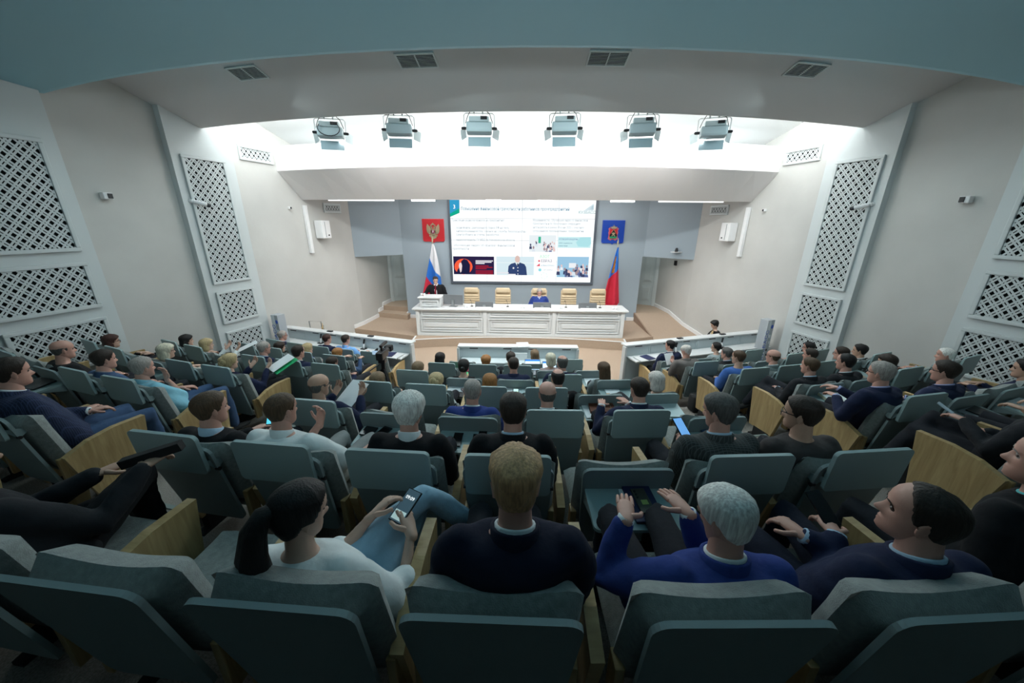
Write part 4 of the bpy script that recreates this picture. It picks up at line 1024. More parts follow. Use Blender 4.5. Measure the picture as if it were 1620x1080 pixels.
def head_pt(z, th, off=0.0, top=1.0):
    f = np.interp(z, ZK, FK); b = np.interp(z, ZK, BK); w = np.interp(z, ZK, WK)
    c, s = math.cos(th), math.sin(th)
    x = w * math.copysign(abs(s) ** .92, s); y = (f if c > 0 else b) * math.copysign(abs(c) ** .92, c) if abs(c) > 1e-9 else 0
    if off == 0.0 and c > 0:
        g = np.interp(z, [-.050, -.040, -.030, .0, .018], [0, .9, 1, .32, 0])
        y += .030 * math.exp(-(x / (.011 + .006 * g)) ** 2) * g
        y -= .012 * math.exp(-((abs(x) - .031) / .013) ** 2 - ((z - .002) / .011) ** 2)
        y += .005 * math.exp(-((abs(x) - .028) / .02) ** 2 - ((z - .022) / .007) ** 2)
        y += .007 * math.exp(-(x / .022) ** 2) * (math.exp(-((z + .064) / .006) ** 2) + .8 * math.exp(-((z + .078) / .006) ** 2))
        y += .005 * math.exp(-(x / .018) ** 2 - ((z + .102) / .012) ** 2)
    n = Vector((x / (w + .01) ** 1, y / (f if y > 0 else b + .01), max(0, z) * 6.0 if z > .03 else 0))
    if n.length > 0: n.normalize()
    p = Vector((x, y, z)) + n * off
    return p
HL = ([0, 30, 52, 66, 78, 100, 116, 150, 180], [.079, .074, .060, .038, -.016, -.020, -.058, -.086, -.092])
def head_mesh(mb, M, near):
    zs = np.concatenate([np.linspace(-.118, -.09, 4)[:-1], np.linspace(-.09, .04, 22 if near else 15)[:-1], np.linspace(.04, .1185, 9 if near else 7)])
    n = 48 if near else 30
    ang = [2 * math.pi * (k / n) for k in range(n)]
    ang = [a - .28 * math.sin(2 * a) * .6 - .25 * math.sin(a) * .6 for a in ang]   # denser at the face
    mb.loft([[M @ head_pt(z, a) for a in ang] for z in zs])
    for s in (-1, 1):
        rings = []
        for k in range(7):
            t = -1 + 2 * k / 6; r = math.sqrt(max(.04, 1 - t * t))
            rings.append([M @ Vector((s * (.073 + .009 * abs(math.cos(q)) + .009 * math.sin(q) * -.6 + .004 * t), -.010 + .018 * r * math.sin(q) * -1 - .004 * t, -.008 + .033 * t + .0)) for q in np.linspace(0, 2 * math.pi, 9)[:-1]])
        mb.loft(rings if s > 0 else [r[::-1] for r in rings])
def hair_mesh(M, style, near, seed=0):
    mb = MB(); n = 72 if near else 36; nz = 40 if near else 22
    thick = {'short': .011, 'crop': .004, 'balding': .007, 'bald': .0, 'medium': .024, 'thick': .022, 'bob': .022, 'long': .022, 'bun': .016, 'pony': .014, 'updo': .022, 'topfade': .006, 'fringe': .003, 'recede': .008}[style]
    if thick:
        zs = np.linspace(-.112, .1185, nz); rings = []
        for z in zs:
            ring = []
            for k in range(n):
                a = 2 * math.pi * k / n; deg = abs(math.degrees(math.atan2(math.sin(a), math.cos(a))))
                zh = np.interp(deg, *HL)
                if style in ('recede', 'balding') and deg < 70: zh += .02
                if style == 'bob' and deg < 60: zh -= .02
                wd = .012 if (deg < 75 or style in ('bob', 'long', 'medium', 'thick', 'pony', 'bun', 'updo')) else (.05 if style in ('crop', 'topfade') else .035)
                m = min(1, max(0, (z - zh) / wd)); m = m * m * (3 - 2 * m)
                t = thick
                if style in ('balding', 'fringe'):
                    lim = .055 + (.045 if style == 'balding' and deg > 80 else 0) - (.0 if style == 'balding' else .01)
                    t2 = min(1, max(0, (lim - z) / .03)); m *= t2
                if style == 'topfade': t = .004 + .024 * min(1, max(0, (z - .035) / .05)) * (1 if deg > 20 else 1.25)
                if style in ('short', 'medium', 'thick'): t = thick * (.45 + .75 * min(1, max(0, (z + .05) / .13)))
                d = -.0035 + (t + .0035) * m
                p = head_pt(z, a, d if abs(d) > 1e-6 else 1e-6)
                if m > .3:
                    am = {'short': .0022, 'thick': .006, 'medium': .006, 'topfade': .004}.get(style, .002)
                    q = mnoise.noise(Vector((p.x * 45 + seed, p.y * 45, p.z * 14))); q2 = mnoise.noise(Vector((math.atan2(p.x, p.y) * 9 + seed, p.z * 8, seed)))
                    nrm = Vector((p.x, p.y + .01, max(0, p.z))); nrm.normalize(); p = p + nrm * (am * (q + .8 * q2))
                ring.append(M @ p)
            rings.append(ring)
        mb.loft(rings)
    if style in ('bob', 'long'):
        zb = -.125 if style == 'bob' else -.27
        rings = []
        for z in np.linspace(.06, zb, 18):
            t = (0.06 - z) / (.06 - zb)
            rx = np.interp(t, [0, .2, .6, .85, 1], [.082, .094, .100 if style == 'bob' else .098, .097, .070 if style == 'bob' else .075])
            yc = -.035 - .01 * t - (.04 * t if style == 'long' else 0); ry = np.interp(t, [0, .3, .8, 1], [.085, .078, .072 if style == 'bob' else .05, .05 if style == 'bob' else .03])
            ring = []
            for k in range(n):
                a = 2 * math.pi * k / n; f_ = 1 + .035 * mnoise.noise(Vector((a * 5 + seed, z * 4, seed))) * (1 + t)
                ring.append(M @ Vector((rx * math.sin(a) * f_, yc + ry * math.cos(a) * f_, z)))
            rings.append(ring)
        mb.loft(rings)
    if style in ('bun', 'updo'):
        c = Vector((0, -.118, .0)) if style == 'bun' else Vector((0, -.10, .03)); r = .036 if style == 'bun' else .045
        for k in range(3 if style == 'updo' else 1):
            rings = []
            cc = c + Vector((.02 * math.cos(k * 2.1), -.005 * k, .028 * math.sin(k * 2.1))) * (1 if style == 'updo' else 0)
            for t in np.linspace(-1, 1, 8):
                q = math.sqrt(max(.02, 1 - t * t)); rings.append([M @ (cc + Vector((r * q * math.cos(u), r * q * math.sin(u), r * t))) for u in np.linspace(0, 2 * math.pi, 15)[:-1]])
            mb.loft(rings)
    if style == 'pony':
        pts = [(0, -.085, .055), (0, -.125, .045), (-.005, -.15, -.02), (-.012, -.15, -.12), (-.02, -.125, -.22), (-.022, -.10, -.33), (-.02, -.09, -.40)]
        mb2 = MB(); mb2.tube(pts, [.030, .040, .055, .064, .066, .056, .025], 28, flat=.75)
        for i, v in enumerate(mb2.v):
            p = Vector(v); q = mnoise.noise(Vector((math.atan2(p.x, p.y + .12) * 7, p.z * 5, 3)))
            mb2.v[i] = tuple(M @ (p + Vector((p.x, p.y + .13, 0)) * (.12 * q)))
        mb.add(mb2.v, mb2.f)
    return mb if mb.v else None
def ik(S, Wt, l1, l2, pole):
    d = Wt - S; L = min(d.length, (l1 + l2) * .999); dn = d.normalized(); Wt = S + dn * L
    a = (l1 * l1 - l2 * l2 + L * L) / (2 * L); h = math.sqrt(max(0, l1 * l1 - a * a))
    p = Vector(pole) - dn * Vector(pole).dot(dn); p.normalize()
    return S + dn * a + p * h, Wt
def hand(mb, W, d, nrm, side, curl=.5):
    d = Vector(d).normalized(); nrm = Vector(nrm); nrm = (nrm - d * nrm.dot(d)).normalized(); sx = d.cross(nrm) * side
    mb.tube([W - d * .02, W + d * .02, W + d * .055, W + d * .085], [.025, .031, .036, .033], 10, flat=[.8, .5, .42, .38], up=nrm)
    for k, (o, L) in enumerate(((-.028, .062), (-.0095, .074), (.0095, .07), (.028, .054))):
        b = W + d * .082 + sx * o; c1 = b + (d - nrm * curl * .5).normalized() * L * .45; c2 = c1 + (d - nrm * curl * 1.3).normalized() * L * .33; c3 = c2 + (d * .6 - nrm * curl * 2).normalized() * L * .28
        mb.tube([b, c1, c2, c3], [.0095, .0088, .0078, .0068], 6)
    b = W + d * .02 - sx * .03; c1 = b + (d * .55 - sx * .8 - nrm * .2).normalized() * .035; c2 = c1 + (d * .9 - sx * .25 - nrm * .3).normalized() * .03
    mb.tube([W + d * .005, b, c1, c2], [.013, .0125, .0105, .0085], 6)
JOBS = []
def remesh_job(mb, voxel, smooth=4):
    me = bpy.data.meshes.new('tmp'); me.from_pydata(mb.v, [], mb.f); o = bpy.data.objects.new('tmp', me); COL.objects.link(o)
    m = o.modifiers.new('r', 'REMESH'); m.mode = 'VOXEL'; m.voxel_size = voxel
    s = o.modifiers.new('s', 'SMOOTH'); s.iterations = smooth; s.factor = .5
    return o
def person(root, a, hc, style, hair, skin, top, collar=None, pose='lap', female=False, yaw=0., pitch=0., glasses=False, near=0, label='', topkind='jacket',
           legs=None, stand=False, xleg=False, sleeves='long', roll=0., tie=None, hip_dx=0., kneey=.73):
    """root: floor position of the seat; a: heading; hc: head centre in local frame"""
    R = empty('person', root, a, label, 'person', 'people seated in the hall' if not stand else None)
    hc = Vector(hc); Mh = Matrix.Translation(hc) @ Matrix.Rotation(R_(yaw), 4, 'Z') @ Matrix.Rotation(R_(pitch), 4, 'X') @ Matrix.Rotation(R_(roll), 4, 'Y')
    sc_ = .88 if female else .93
    Mh = Mh @ Matrix.Scale(sc_, 4)
    nb = hc + Vector((0, -.035, -.138)); sh = nb + Vector((0, -.015, -.038))
    if stand: pv = Vector((hc.x * .3, hc.y - .06, .93)); 
    else: pv = Vector((hip_dx, .31, .575))
    if pose in ('lean', 'leaf2'): sh.y -= .02
    HW = .178 if female else .215
    def ring(c, rx, ry, n=20): return [Vector((c.x + rx * math.cos(2 * math.pi * k / n), c.y + ry * math.sin(2 * math.pi * k / n) * 1.0, c.z)) for k in range(n)]
    def spine(t): return pv.lerp(sh, t) + Vector((0, -.02 * math.sin(math.pi * t), 0))
    fx = HW / .198
    def torso(e):
        return [ring(pv + Vector((0, 0, -.09)), .13 + e, .09 + e), ring(pv, (.165 if female else .185) + e, .12 + e), ring(spine(.35), (.20 if not female else .145) + e, .12 + e), ring(spine(.68), .200 * fx + e, .125 + e),
                ring(spine(.88), .185 * fx + e, .118 + e), ring(sh + Vector((0, 0, .0)), .192 * fx + e, .092 + e), ring(sh + Vector((0, .003, .020)), .140 * fx + e, .072 + e), ring(nb + Vector((0, .0, -.004)), .072 + e * .5, .062 + e * .5)]
    vb = {0: .018, 1: .014, 2: .010}[near]
    body = MB(); body.loft(torso(-.024))
    body.tube([nb + Vector((0, 0, -.05)), nb + Vector((0, .004, .02)), hc + Vector((0, -.022, -.05)), hc + Vector((0, -.015, 0))], [.062, .056, .054, .05] if not female else [.052, .046, .045, .045], 14)
    shirt = MB(); shirt.loft(torso(.014))
    arms = []
    default = {'lap': ((-.10, .47, .67), (.10, .47, .67)), 'leaf': ((-.16, .50, .80), (.16, .50, .80)), 'chin': ((-.10, .50, .67), (.05, .31, hc.z - .15)),
               'phone': ((-.06, .50, .74), (.07, .50, .74)), 'read': ((-.14, .52, .80), (.14, .52, .80)), 'fold': ((.06, .45, .72), (-.06, .47, .70)),
               'rarm': ((-.10, .56, .67), (.17, .46, .75)), 'chin8': ((.06, .36, hc.z - .15), (.36, .54, .70)), 'phoneR': ((.06, .50, .74), (.24, .47, .70)), 'write': ((-.18, .46, .80), (-.04, .56, .83)), 'mic': ((-.05, .60, .74), (.22, .62, .80)),
               'leaf2': ((-.21, .45, .825), (.05, .48, .825)), 'podium': ((-.25, .08, .86), (.33, .36, 1.17)), 'desk': ((-.2, .42, .80), (.2, .42, .80)), 'phone1': ((-.12, .50, .78), (.08, .46, .68)), 'table': ((-.18, .62, .78), (.18, .60, .76))}[pose]
    S0 = sh + Vector((0, .0, -.004))
    for s, Wt in zip((-1, 1), default):
        Sj = S0 + Vector((s * (HW - .012), 0, -.015)); Wt = Vector(Wt) + (Vector((hc.x * .4, 0, 0)) if not stand else Vector((0, 0, 0)))
        if stand: Wt = Vector((hc.x, 0, 0)) + Vector(default[0 if s < 0 else 1])
        E_, Wt = ik(Sj, Wt, .285, .255, (s * .38, -.30, -.85))
        arms.append((s, Sj, E_, Wt))
        k = .86 if female else 1
        body.tube([Sj, Sj.lerp(E_, .5), E_, E_.lerp(Wt, .5), Wt], [.040 * k, .030 * k, .023 * k, .024 * k, .023 * k] if sleeves == 'long' else [.044 * k, .040 * k, .035 * k, .031 * k, .024 * k], 12)
        if sleeves == 'long': shirt.tube([Sj + Vector((-s * .03, 0, .012)), Sj.lerp(E_, .25), Sj.lerp(E_, .6), E_, E_.lerp(Wt, .5), E_.lerp(Wt, .93)], [.066 * k, .070 * k, .064 * k, .060 * k, .053 * k, .043 * k], 14)
        elif sleeves == 'mid': shirt.tube([Sj + Vector((-s * .03, 0, .012)), Sj.lerp(E_, .3), Sj.lerp(E_, .7), E_, E_.lerp(Wt, .35)], [.062, .070, .074, .072, .066], 14)
        else: shirt.tube([Sj + Vector((-s * .03, 0, .012)), Sj.lerp(E_, .3), Sj.lerp(E_, .85)], [.066 * k, .070 * k, .070 * k], 14)
    trous = MB(); 
    legk = .9 if female else 1
    for s in (-1, 1):
        if stand: Hh, K, A = pv + Vector((s * .09, 0, -.03)), pv + Vector((s * .10, .01, -.45)), Vector((pv.x + s * .11, pv.y - .02, .09))
        elif xleg == 2 and s == -1: Hh, K, A = pv + Vector((-.09, .0, .0)), Vector((.20, .70, .69)), Vector((.40, .86, .36))
        elif xleg == 2: Hh, K, A = pv + Vector((.09, .0, -.02)), Vector((.13, .73, .55)), Vector((.12, .76, .10))
        elif xleg and s == 1: Hh, K, A = pv + Vector((.09, .0, -.01)), Vector((-.02 + hip_dx, .70, .68)), Vector((-.24, .76, .32))
        else:
            Hh, K, A = pv + Vector((s * .09, 0, -.02)), Vector((s * (.12 if pose != 'fold' else .15) + hip_dx, kneey, .56)), Vector((s * .13, kneey + .01, .10))
        trous.tube([Hh, Hh.lerp(K, .5), K, K.lerp(A, .4), A], [.088 * legk, .080 * legk, .066 * legk, .064 * legk, .052 * legk], 12)
        body.tube([Hh, K, A], [.06, .046, .034], 8)
        fd = (Vector((.5, .6, -.4)) if (xleg == 2 and s == -1) else Vector((0, 1, -.02)) if (xleg == 2 or not (xleg and s == 1)) else Vector((-.45, .55, -.5))).normalized()
        foot = MB(); foot.tube([A + Vector((0, 0, -.05)) - fd * .05, A + Vector((0, 0, -.055)) + fd * .06, A + Vector((0, 0, -.065)) + fd * .16], [.038, .040, .030], 10, flat=.85)
        foot.build('shoe', M_blackrub, R, True)
    trous.loft([ring(pv + Vector((0, 0, -.10)), .12, .10), ring(pv, .172, .125), ring(spine(.2), .16, .12)])
    extra = MB(); head_mesh(extra, Mh, near == 2)
    hd = {'lap': (((.5, .8, -.15), (0, 0, 1)), ((-.5, .8, -.15), (0, 0, 1))), 'chin': (((.5, .8, -.15), (0, 0, 1)), ((-.2, .15, .95), (0, 1, 0)))}.get(pose,
         (((.25, .95, -.05), (0, 0, 1)), ((-.25, .95, -.05), (0, 0, 1))))
    if pose == 'chin8': hd = (((.2, .1, .95), (.3, 1, 0)), ((.5, .8, -.1), (0, 0, 1)))
    if pose in ('phone', 'phoneR'): hd = (((.5, .75, .3), (-.5, 0, .8)), ((-.5, .75, .3), (.5, 0, .8)))
    if pose == 'read': hd = (((.1, .7, .6), (0, 1, .3)), ((-.1, .7, .6), (0, 1, .3)))
    for (s, Sj, E_, Wt), (d, nn) in zip(arms, hd): hand(extra, Wt, d, nn, s, .10 if pose == 'leaf2' else .8 if pose in ('chin', 'chin8', 'phone', 'phoneR', 'mic', 'fold') else .6)
    legs = legs or clothm('dark_trousers', (.018, .019, .025))
    jb = remesh_job(body, vb * 1.25, 3); jt = remesh_job(shirt, vb * 1.35, 5); jl = remesh_job(trous, vb * 1.6, 4)
    JOBS.append((R, jb, extra, jt, jl, skinm(skin), top, legs, near, topkind))
    hm = hair_mesh(Mh, style, near == 2, seed=len(JOBS) * 1.37)
    if hm: hm.build('hair', hairm(hair), R, True)
    # eyes and brows
    ey = MB(); br = MB()
    for s in (-1, 1):
        c = Vector((s * .031, .073, .002)); rings = []
        for t in np.linspace(-1, 1, 5):
            q = math.sqrt(max(.03, 1 - t * t)); rings.append([Mh @ (c + Vector((.011 * q * math.cos(u), .006 * q * math.sin(u), .006 * t))) for u in np.linspace(0, 2 * math.pi, 9)[:-1]])
        ey.loft(rings)
        br.tube([Mh @ Vector((s * .014, .092, .020)), Mh @ Vector((s * .032, .090, .025)), Mh @ Vector((s * .050, .076, .018))], [.002, .0026, .0015], 5)
    ey.build('eyes', mat('eye', (.14, .10, .09), .15), R, True)
    br.build('eyebrows', hairm(hair if hair not in ('plat', 'white', 'blond') else 'lbrown'), R, True)
    if glasses:
        g = MB()
        for s in (-1, 1):
            g.tube([Mh @ Vector((s * .074, -.005, .006)), Mh @ Vector((s * .074, .05, .010)), Mh @ Vector((s * .058, .092, .010)), Mh @ Vector((s * .012, .106, .008))], .0026, 5)
            g.tube([Mh @ Vector((s * .057, .094, .008)), Mh @ Vector((s * .054, .098, -.018)), Mh @ Vector((s * .018, .106, -.018)), Mh @ Vector((s * .012, .106, .004))], .002, 5)
        g.build('glasses', M_black, R)
    # collars
    ax = (hc + Vector((0, -.02, -.03)) - nb).normalized()
    def collar_band(r, h0, h1, m, name, th=.007):
        rings = []
        side = Vector((1, 0, 0)); fw = side.cross(ax) * -1; 
        for (rr, h) in ((r + th, h0), (r + th * .9, h1), (r, h1 + .004), (r - .004, h1), (r - .002, h0), (r + th, h0)):
            ring_ = []
            for k in range(20):
                t = 2 * math.pi * k / 20; back = (1 - math.sin(t)) / 2
                ring_.append(nb + side * (rr * math.cos(t)) + fw * (-rr * .96 * math.sin(t)) * -1 + ax * (h * (.35 + .75 * back) - .012))
            rings.append(ring_)
        MB().loft(rings, cap=False).build(name, m, R, True)
    kf = -.009 if female else 0
    if collar: collar_band(.060 + kf, -.01, .043, collar, 'shirt_collar')
    if topkind == 'jacket': collar_band(.071 + kf, -.03, .034, top, 'jacket_collar', .010)
    if topkind == 'jacket' and sleeves == 'long' and collar and near:
        for s, Sj, E_, Wt in arms:
            c = MB(); c.tube([E_.lerp(Wt, .90), E_.lerp(Wt, 1.02)], [.034, .033], 12, roundcap=False); c.build('shirt_cuff', collar, R, True)
    if stand or pose == 'desk' or tie:
        # shirt front, tie
        f = MB(); n0 = nb + Vector((0, .055, -.0)); 
        f.add([nb + Vector((-.045, .068, .0)), nb + Vector((.045, .068, .0)), nb + Vector((.02, .145, -.34)), nb + Vector((-.02, .145, -.34)), nb + Vector((-.07, .04, -.02)), nb + Vector((.07, .04, -.02)), nb + Vector((.03, .11, -.34)), nb + Vector((-.03, .11, -.34))],
              [(0, 1, 2, 3), (4, 7, 6, 5), (0, 4, 5, 1), (1, 5, 6, 2), (2, 6, 7, 3), (3, 7, 4, 0)]); 
        f.build('shirt_front', clothm('white_shirt', (.75, .76, .78)), R)
        t = MB(); t.prism([(-.012, 0), (.012, 0), (.016, -.03), (.03, -.30), (0, -.34), (-.03, -.30), (-.016, -.03)], .0, .012, 'y')
        tv = MB(); tv.add([(nb + Vector((p[0], .076 + p[1] - p[2] * .23, p[2] - .005))) for p in t.v], t.f); tv.build('tie', tie or clothm('tie_dark', (.05, .01, .02)), R)
    return R, arms
def finish_people():
    dg = bpy.context.evaluated_depsgraph_get(); dg.update()
    for (R, jb, extra, jt, jl, ms, mt, ml, near, tk) in JOBS:
        for j, name, m, ex in ((jb, 'body', ms, extra), (jt, 'jacket' if tk == 'jacket' else ('blouse' if tk == 'blouse' else 'shirt'), mt, None), (jl, 'trousers', ml, None)):
            me = bpy.data.meshes.new_from_object(j.evaluated_get(dg))
            if near and not ex:
                n = len(me.vertices); co = np.empty(n * 3); me.vertices.foreach_get('co', co); co = co.reshape(-1, 3); no = np.empty(n * 3); me.vertices.foreach_get('normal', no); no = no.reshape(-1, 3)
                d = np.array([mnoise.noise(Vector((c[0] * 11, c[1] * 11 + c[2] * 6, c[2] * 20 + c[0] * 9))) for c in co]); d2 = np.array([mnoise.noise(Vector(c) * 7) for c in co])
                co += no * (d * .006 + d2 * .006)[:, None]; me.vertices.foreach_set('co', co.ravel())
            if ex:
                n = len(me.vertices); co = np.empty(n * 3); me.vertices.foreach_get('co', co); V = [tuple(c) for c in co.reshape(-1, 3)] + ex.v
                F = [tuple(p.vertices) for p in me.polygons] + [tuple(i + n for i in f) for f in ex.f]
                m2 = bpy.data.meshes.new(name); m2.from_pydata(V, [], F); bpy.data.meshes.remove(me); me = m2
            me.name = name; me.materials.clear(); me.materials.append(m); me.polygons.foreach_set('use_smooth', [True] * len(me.polygons)); me.update()
            o = bpy.data.objects.new(name, me); COL.objects.link(o); o.parent = R
            bpy.data.objects.remove(j)
# clothes
C = dict(nnavy=clothm('night_navy', (.009, .012, .030)), navy=clothm('navy', (.014, .020, .055)), dark=clothm('charcoal', (.018, .019, .023)), black=clothm('black', (.008, .008, .010)), blue=clothm('royal_blue', (.025, .05, .22)),
         white=clothm('white', (.78, .82, .82)), aqua=clothm('aqua', (.24, .52, .64)), denim=clothm('denim_blue', (.045, .085, .17)), plaid=clothm('plaid_navy', (.022, .030, .065), 'plaid'),
         beige=clothm('pale_beige', (.50, .50, .46)), cream=clothm('cream', (.42, .38, .33)), lblue=clothm('light_blue', (.18, .38, .72)), bshirt=clothm('blue_shirt', (.06, .15, .45)), tweed=clothm('tweed', (.045, .050, .050), 'plaid'),
         brown=clothm('brown_grey', (.055, .048, .048)), taupe=clothm('taupe', (.17, .15, .14)), pattern=clothm('patterned', (.3, .3, .35), 'spots'), grey=clothm('grey', (.25, .30, .31)), pink=clothm('pink_grey', (.35, .28, .28)),
         cobalt=clothm('cobalt', (.03, .04, .30)), greygreen=clothm('grey_green', (.10, .13, .13)), jean=clothm('jeans_pale', (.32, .50, .64)), whitecol=clothm('white_collar', (.70, .74, .76)), bluecol=clothm('blue_collar', (.40, .54, .68)), cyancol=clothm('cyan_collar', (.12, .50, .52)), lilac=clothm('lilac_collar', (.42, .46, .72)),
         red=clothm('tie_red', (.16, .01, .02)), ltie=clothm('tie_light', (.45, .52, .62)))
GZ = Vector((-1.0, 11.8, 1.6))
PEOPLE = []
def sit(row, seat, hx, h, style, hair, skin, top, collar, pose, label, female=False, yaw=0, pitch=-4, glasses=False, kind='jacket', sleeves='long', legs=None, xleg=False, near=None, dy=0.0, roll=0, gaze=None):
    P, a = frame(row, seat)
    h = max(h, .95) - .012
    Hw = Vector((hx, row_y(row) + sag(hx) + .17, row_z(row) + h))
    q_ = (.085 + dy) / Hw.y; Hw = Vector((Hw.x * (1 + q_), Hw.y * (1 + q_), Hw.z - (CAMZ - Hw.z) * q_ * (.35 if row == 0 else .7)))
    l = Matrix.Rotation(-a, 3, 'Z') @ (Hw - P)
    l.x = max(-.16, min(.16, l.x)); l.y = max(.20, min(.55, l.y))
    g = gaze or GZ; d = g - Hw; wyaw = math.degrees(math.atan2(-d.x, d.y)) - math.degrees(a)
    if near is None: near = 2 if row <= 1 else (1 if row <= 3 else 0)
    if near == 2 and row == 1: near = 2
    r = person(P, a, l, style, hair, skin, C[top], C[collar] if collar else None, pose, female, wyaw * .85 + yaw, pitch, glasses, near, label, kind, legs, False, xleg, sleeves, roll, kneey=.60 if row == 6 else .73)
    PEOPLE.append(r); return r, P, a
def held(R3, which, off, dims, m, name, label, cat, rot=(0, 0, 0), group=None, extra=None):
    """an object in a hand: position from the wrist of that arm, in the person's frame"""
    (R, arms), P, a = R3; W = arms[which][3]; Mz = Matrix.Rotation(a, 3, 'Z')
    p = P + Mz @ (W + Vector(off))
    mb = MB().box((0, 0, 0), dims, bev=.002)
    if extra:
        r = empty(name, p, 0, label, cat, group); o = mb.build('body', m, r); extra(r); o = r
    else: o = mb.build(name, m)
    o.location = p; o.rotation_euler = (R_(rot[0]), R_(rot[1]), a + R_(rot[2])); return tag(o, label, cat, group)
lit = lambda col, s=.8: (lambda r: MB().box((0, 0, .0056), (.066, .14, .001)).build('screen', mat('ph_%d' % int(col[0] * 100 + col[2] * 10), col, .3, emit=col, estr=s), r))
# rear row
q1 = sit(0, -.68, -.68, 1.04, 'pony', 'black', 'l', 'white', None, 'phoneR', 'woman in white blouse with long black ponytail and pale blue jeans, looking at her phone', True, -38, -12, kind='blouse', sleeves='mid', legs=C['jean'], xleg=2)
held(q1, 1, (-.05, .09, .05), (.074, .15, .009), M_phone, 'smartphone', 'phone with lit lock screen in the hands of the ponytail woman', 'phone', (25, 0, -25), None, lambda r: [MB().box((0, 0, .0052), (.068, .142, .001)).build('screen', mat('lock_scr', (.02, .03, .04), .2, emit=(.03, .06, .08), estr=.8), r), text_obj('09:09', .022, (0, .035, .0062), (0, 0, 0), mat('lock_txt', (1, 1, 1), .4, emit=(.8, .85, .85), estr=.9), r, 'clock_digits', .0002), MB().box((0, -.045, .006), (.06, .04, .001)).build('picture', mat('lock_pic', (.3, .4, .4), .4, emit=(.35, .5, .5), estr=.6), r)])
sit(0, -.07, -.01, 1.18, 'topfade', 'gingerman', 'r', 'nnavy', 'whitecol', 'lap', 'ginger blond man in dark navy jacket seen from behind, centre of the rear row', yaw=0, pitch=-6)
sit(0, .60, .62, 1.03, 'short', 'white', 'r', 'blue', 'whitecol', 'leaf2', 'white haired man in royal blue suit, both hands on the table leaf', yaw=22, pitch=-20, dy=.06)
q4 = sit(0, 1.25, 1.22, 1.06, 'recede', 'dbrown', 'r', 'navy', 'bluecol', 'fold', 'brown haired man in navy blazer and light blue collar, turned left in the rear row', yaw=35, pitch=6, legs=clothm('navy_trousers', (.012, .015, .03)))
held(q4, 0, (.02, .10, .04), (.074, .15, .009), M_phone, 'smartphone', 'dark phone in the clasped hands of the man in navy blazer', 'phone', (35, 0, 10))
sit(0, 1.92, 1.86, 1.17, 'crop', 'grey', 'r', 'black', 'cyancol', 'lap', 'grey cropped man in dark suit with turquoise collar at the right edge', yaw=18, pitch=2, dy=.22)
q6 = sit(0, -2.06, -2.06, 1.10, 'crop', 'dbrown', 'm', 'dark', None, 'mic', 'man in charcoal suit holding a long microphone at the left edge, legs crossed', yaw=-10, xleg=True, dy=.06, legs=clothm('striped_trousers', (.012, .012, .014)))
held(q6, 1, (-.03, .06, .02), (.045, .26, .045), M_blackrub, 'microphone', 'long black foam microphone held on the lap of the man at left', 'microphone', (12, 0, -62))
# second row
sit(1, -3.62, -3.57, 1.18, 'short', 'dbrown', 'r', 'plaid', 'whitecol', 'fold', 'man in navy plaid jacket and jeans with clasped hands beside the left aisle', legs=C['denim'], yaw=-5)
q7 = sit(1, -2.03, -1.92, 1.09, 'short', 'brown', 'r', 'black', 'bluecol', 'rarm', 'man in black sweater with light blue collar, leftmost in the second row from the rear', yaw=-22, kind='sweater')
q8 = sit(1, -1.36, -1.46, 1.12, 'crop', 'brown', 'r', 'white', 'white', 'chin8', 'man in white short sleeved shirt resting his chin on his hand', yaw=-16, kind='shirt', sleeves='short', legs=clothm('grey_trousers', (.22, .24, .24)))
held(q7, 1, (-.04, .09, .09), (.075, .15, .009), M_phone, 'smartphone', 'phone with bright blue and green picture in the hand left of the white shirted man', 'phone', (50, 0, 20), None, lit((.1, .6, .75), .8))
sit(1, -.70, -.64, 1.16, 'thick', 'white', 'r', 'black', 'whitecol', 'lap', 'man with thick silver hair in dark navy sweater, seen from behind', yaw=-8, kind='sweater')
sit(1, -.06, -.04, 1.18, 'short', 'dbrown', 'r', 'black', 'bluecol', 'lap', 'dark haired man in black jacket with light blue collar, centre second row', yaw=-4)
q12 = sit(1, 1.22, 1.14, 1.18, 'short', 'dgrey', 'r', 'tweed', 'bluecol', 'phone', 'man in grey tweed jacket with greying hair looking down at his phone', yaw=24, pitch=-12)
held(q12, 0, (.05, .10, .07), (.075, .15, .009), M_phone, 'smartphone', 'phone with blue lit screen held by the man in tweed', 'phone', (30, 0, 10), None, lit((.12, .3, .6), .8))
sit(1, 1.90, 1.63, 1.15, 'short', 'dbrown', 'm', 'brown', None, 'lap', 'man in brown grey sweater and black glasses facing left, second row from the rear', yaw=28, glasses=True, kind='sweater')
q61 = sit(1, 3.62, 3.50, 1.15, 'short', 'dbrown', 'r', 'dark', None, 'phone1', 'man in dark suit beyond the right edge, his hand holding a white phone', xleg=True)
held(q61, 0, (.02, .13, .03), (.05, .11, .008), mat('phone_white', (.5, .62, .7), .3), 'smartphone', 'small white phone in a hand by the right aisle', 'phone', (30, 0, 20))
sit(1, 4.28, 4.22, 1.15, 'short', 'brown', 'm', 'white', 'white', 'leaf', 'man in white short sleeves at the right edge with forearm on the leaf', kind='shirt', sleeves='short')
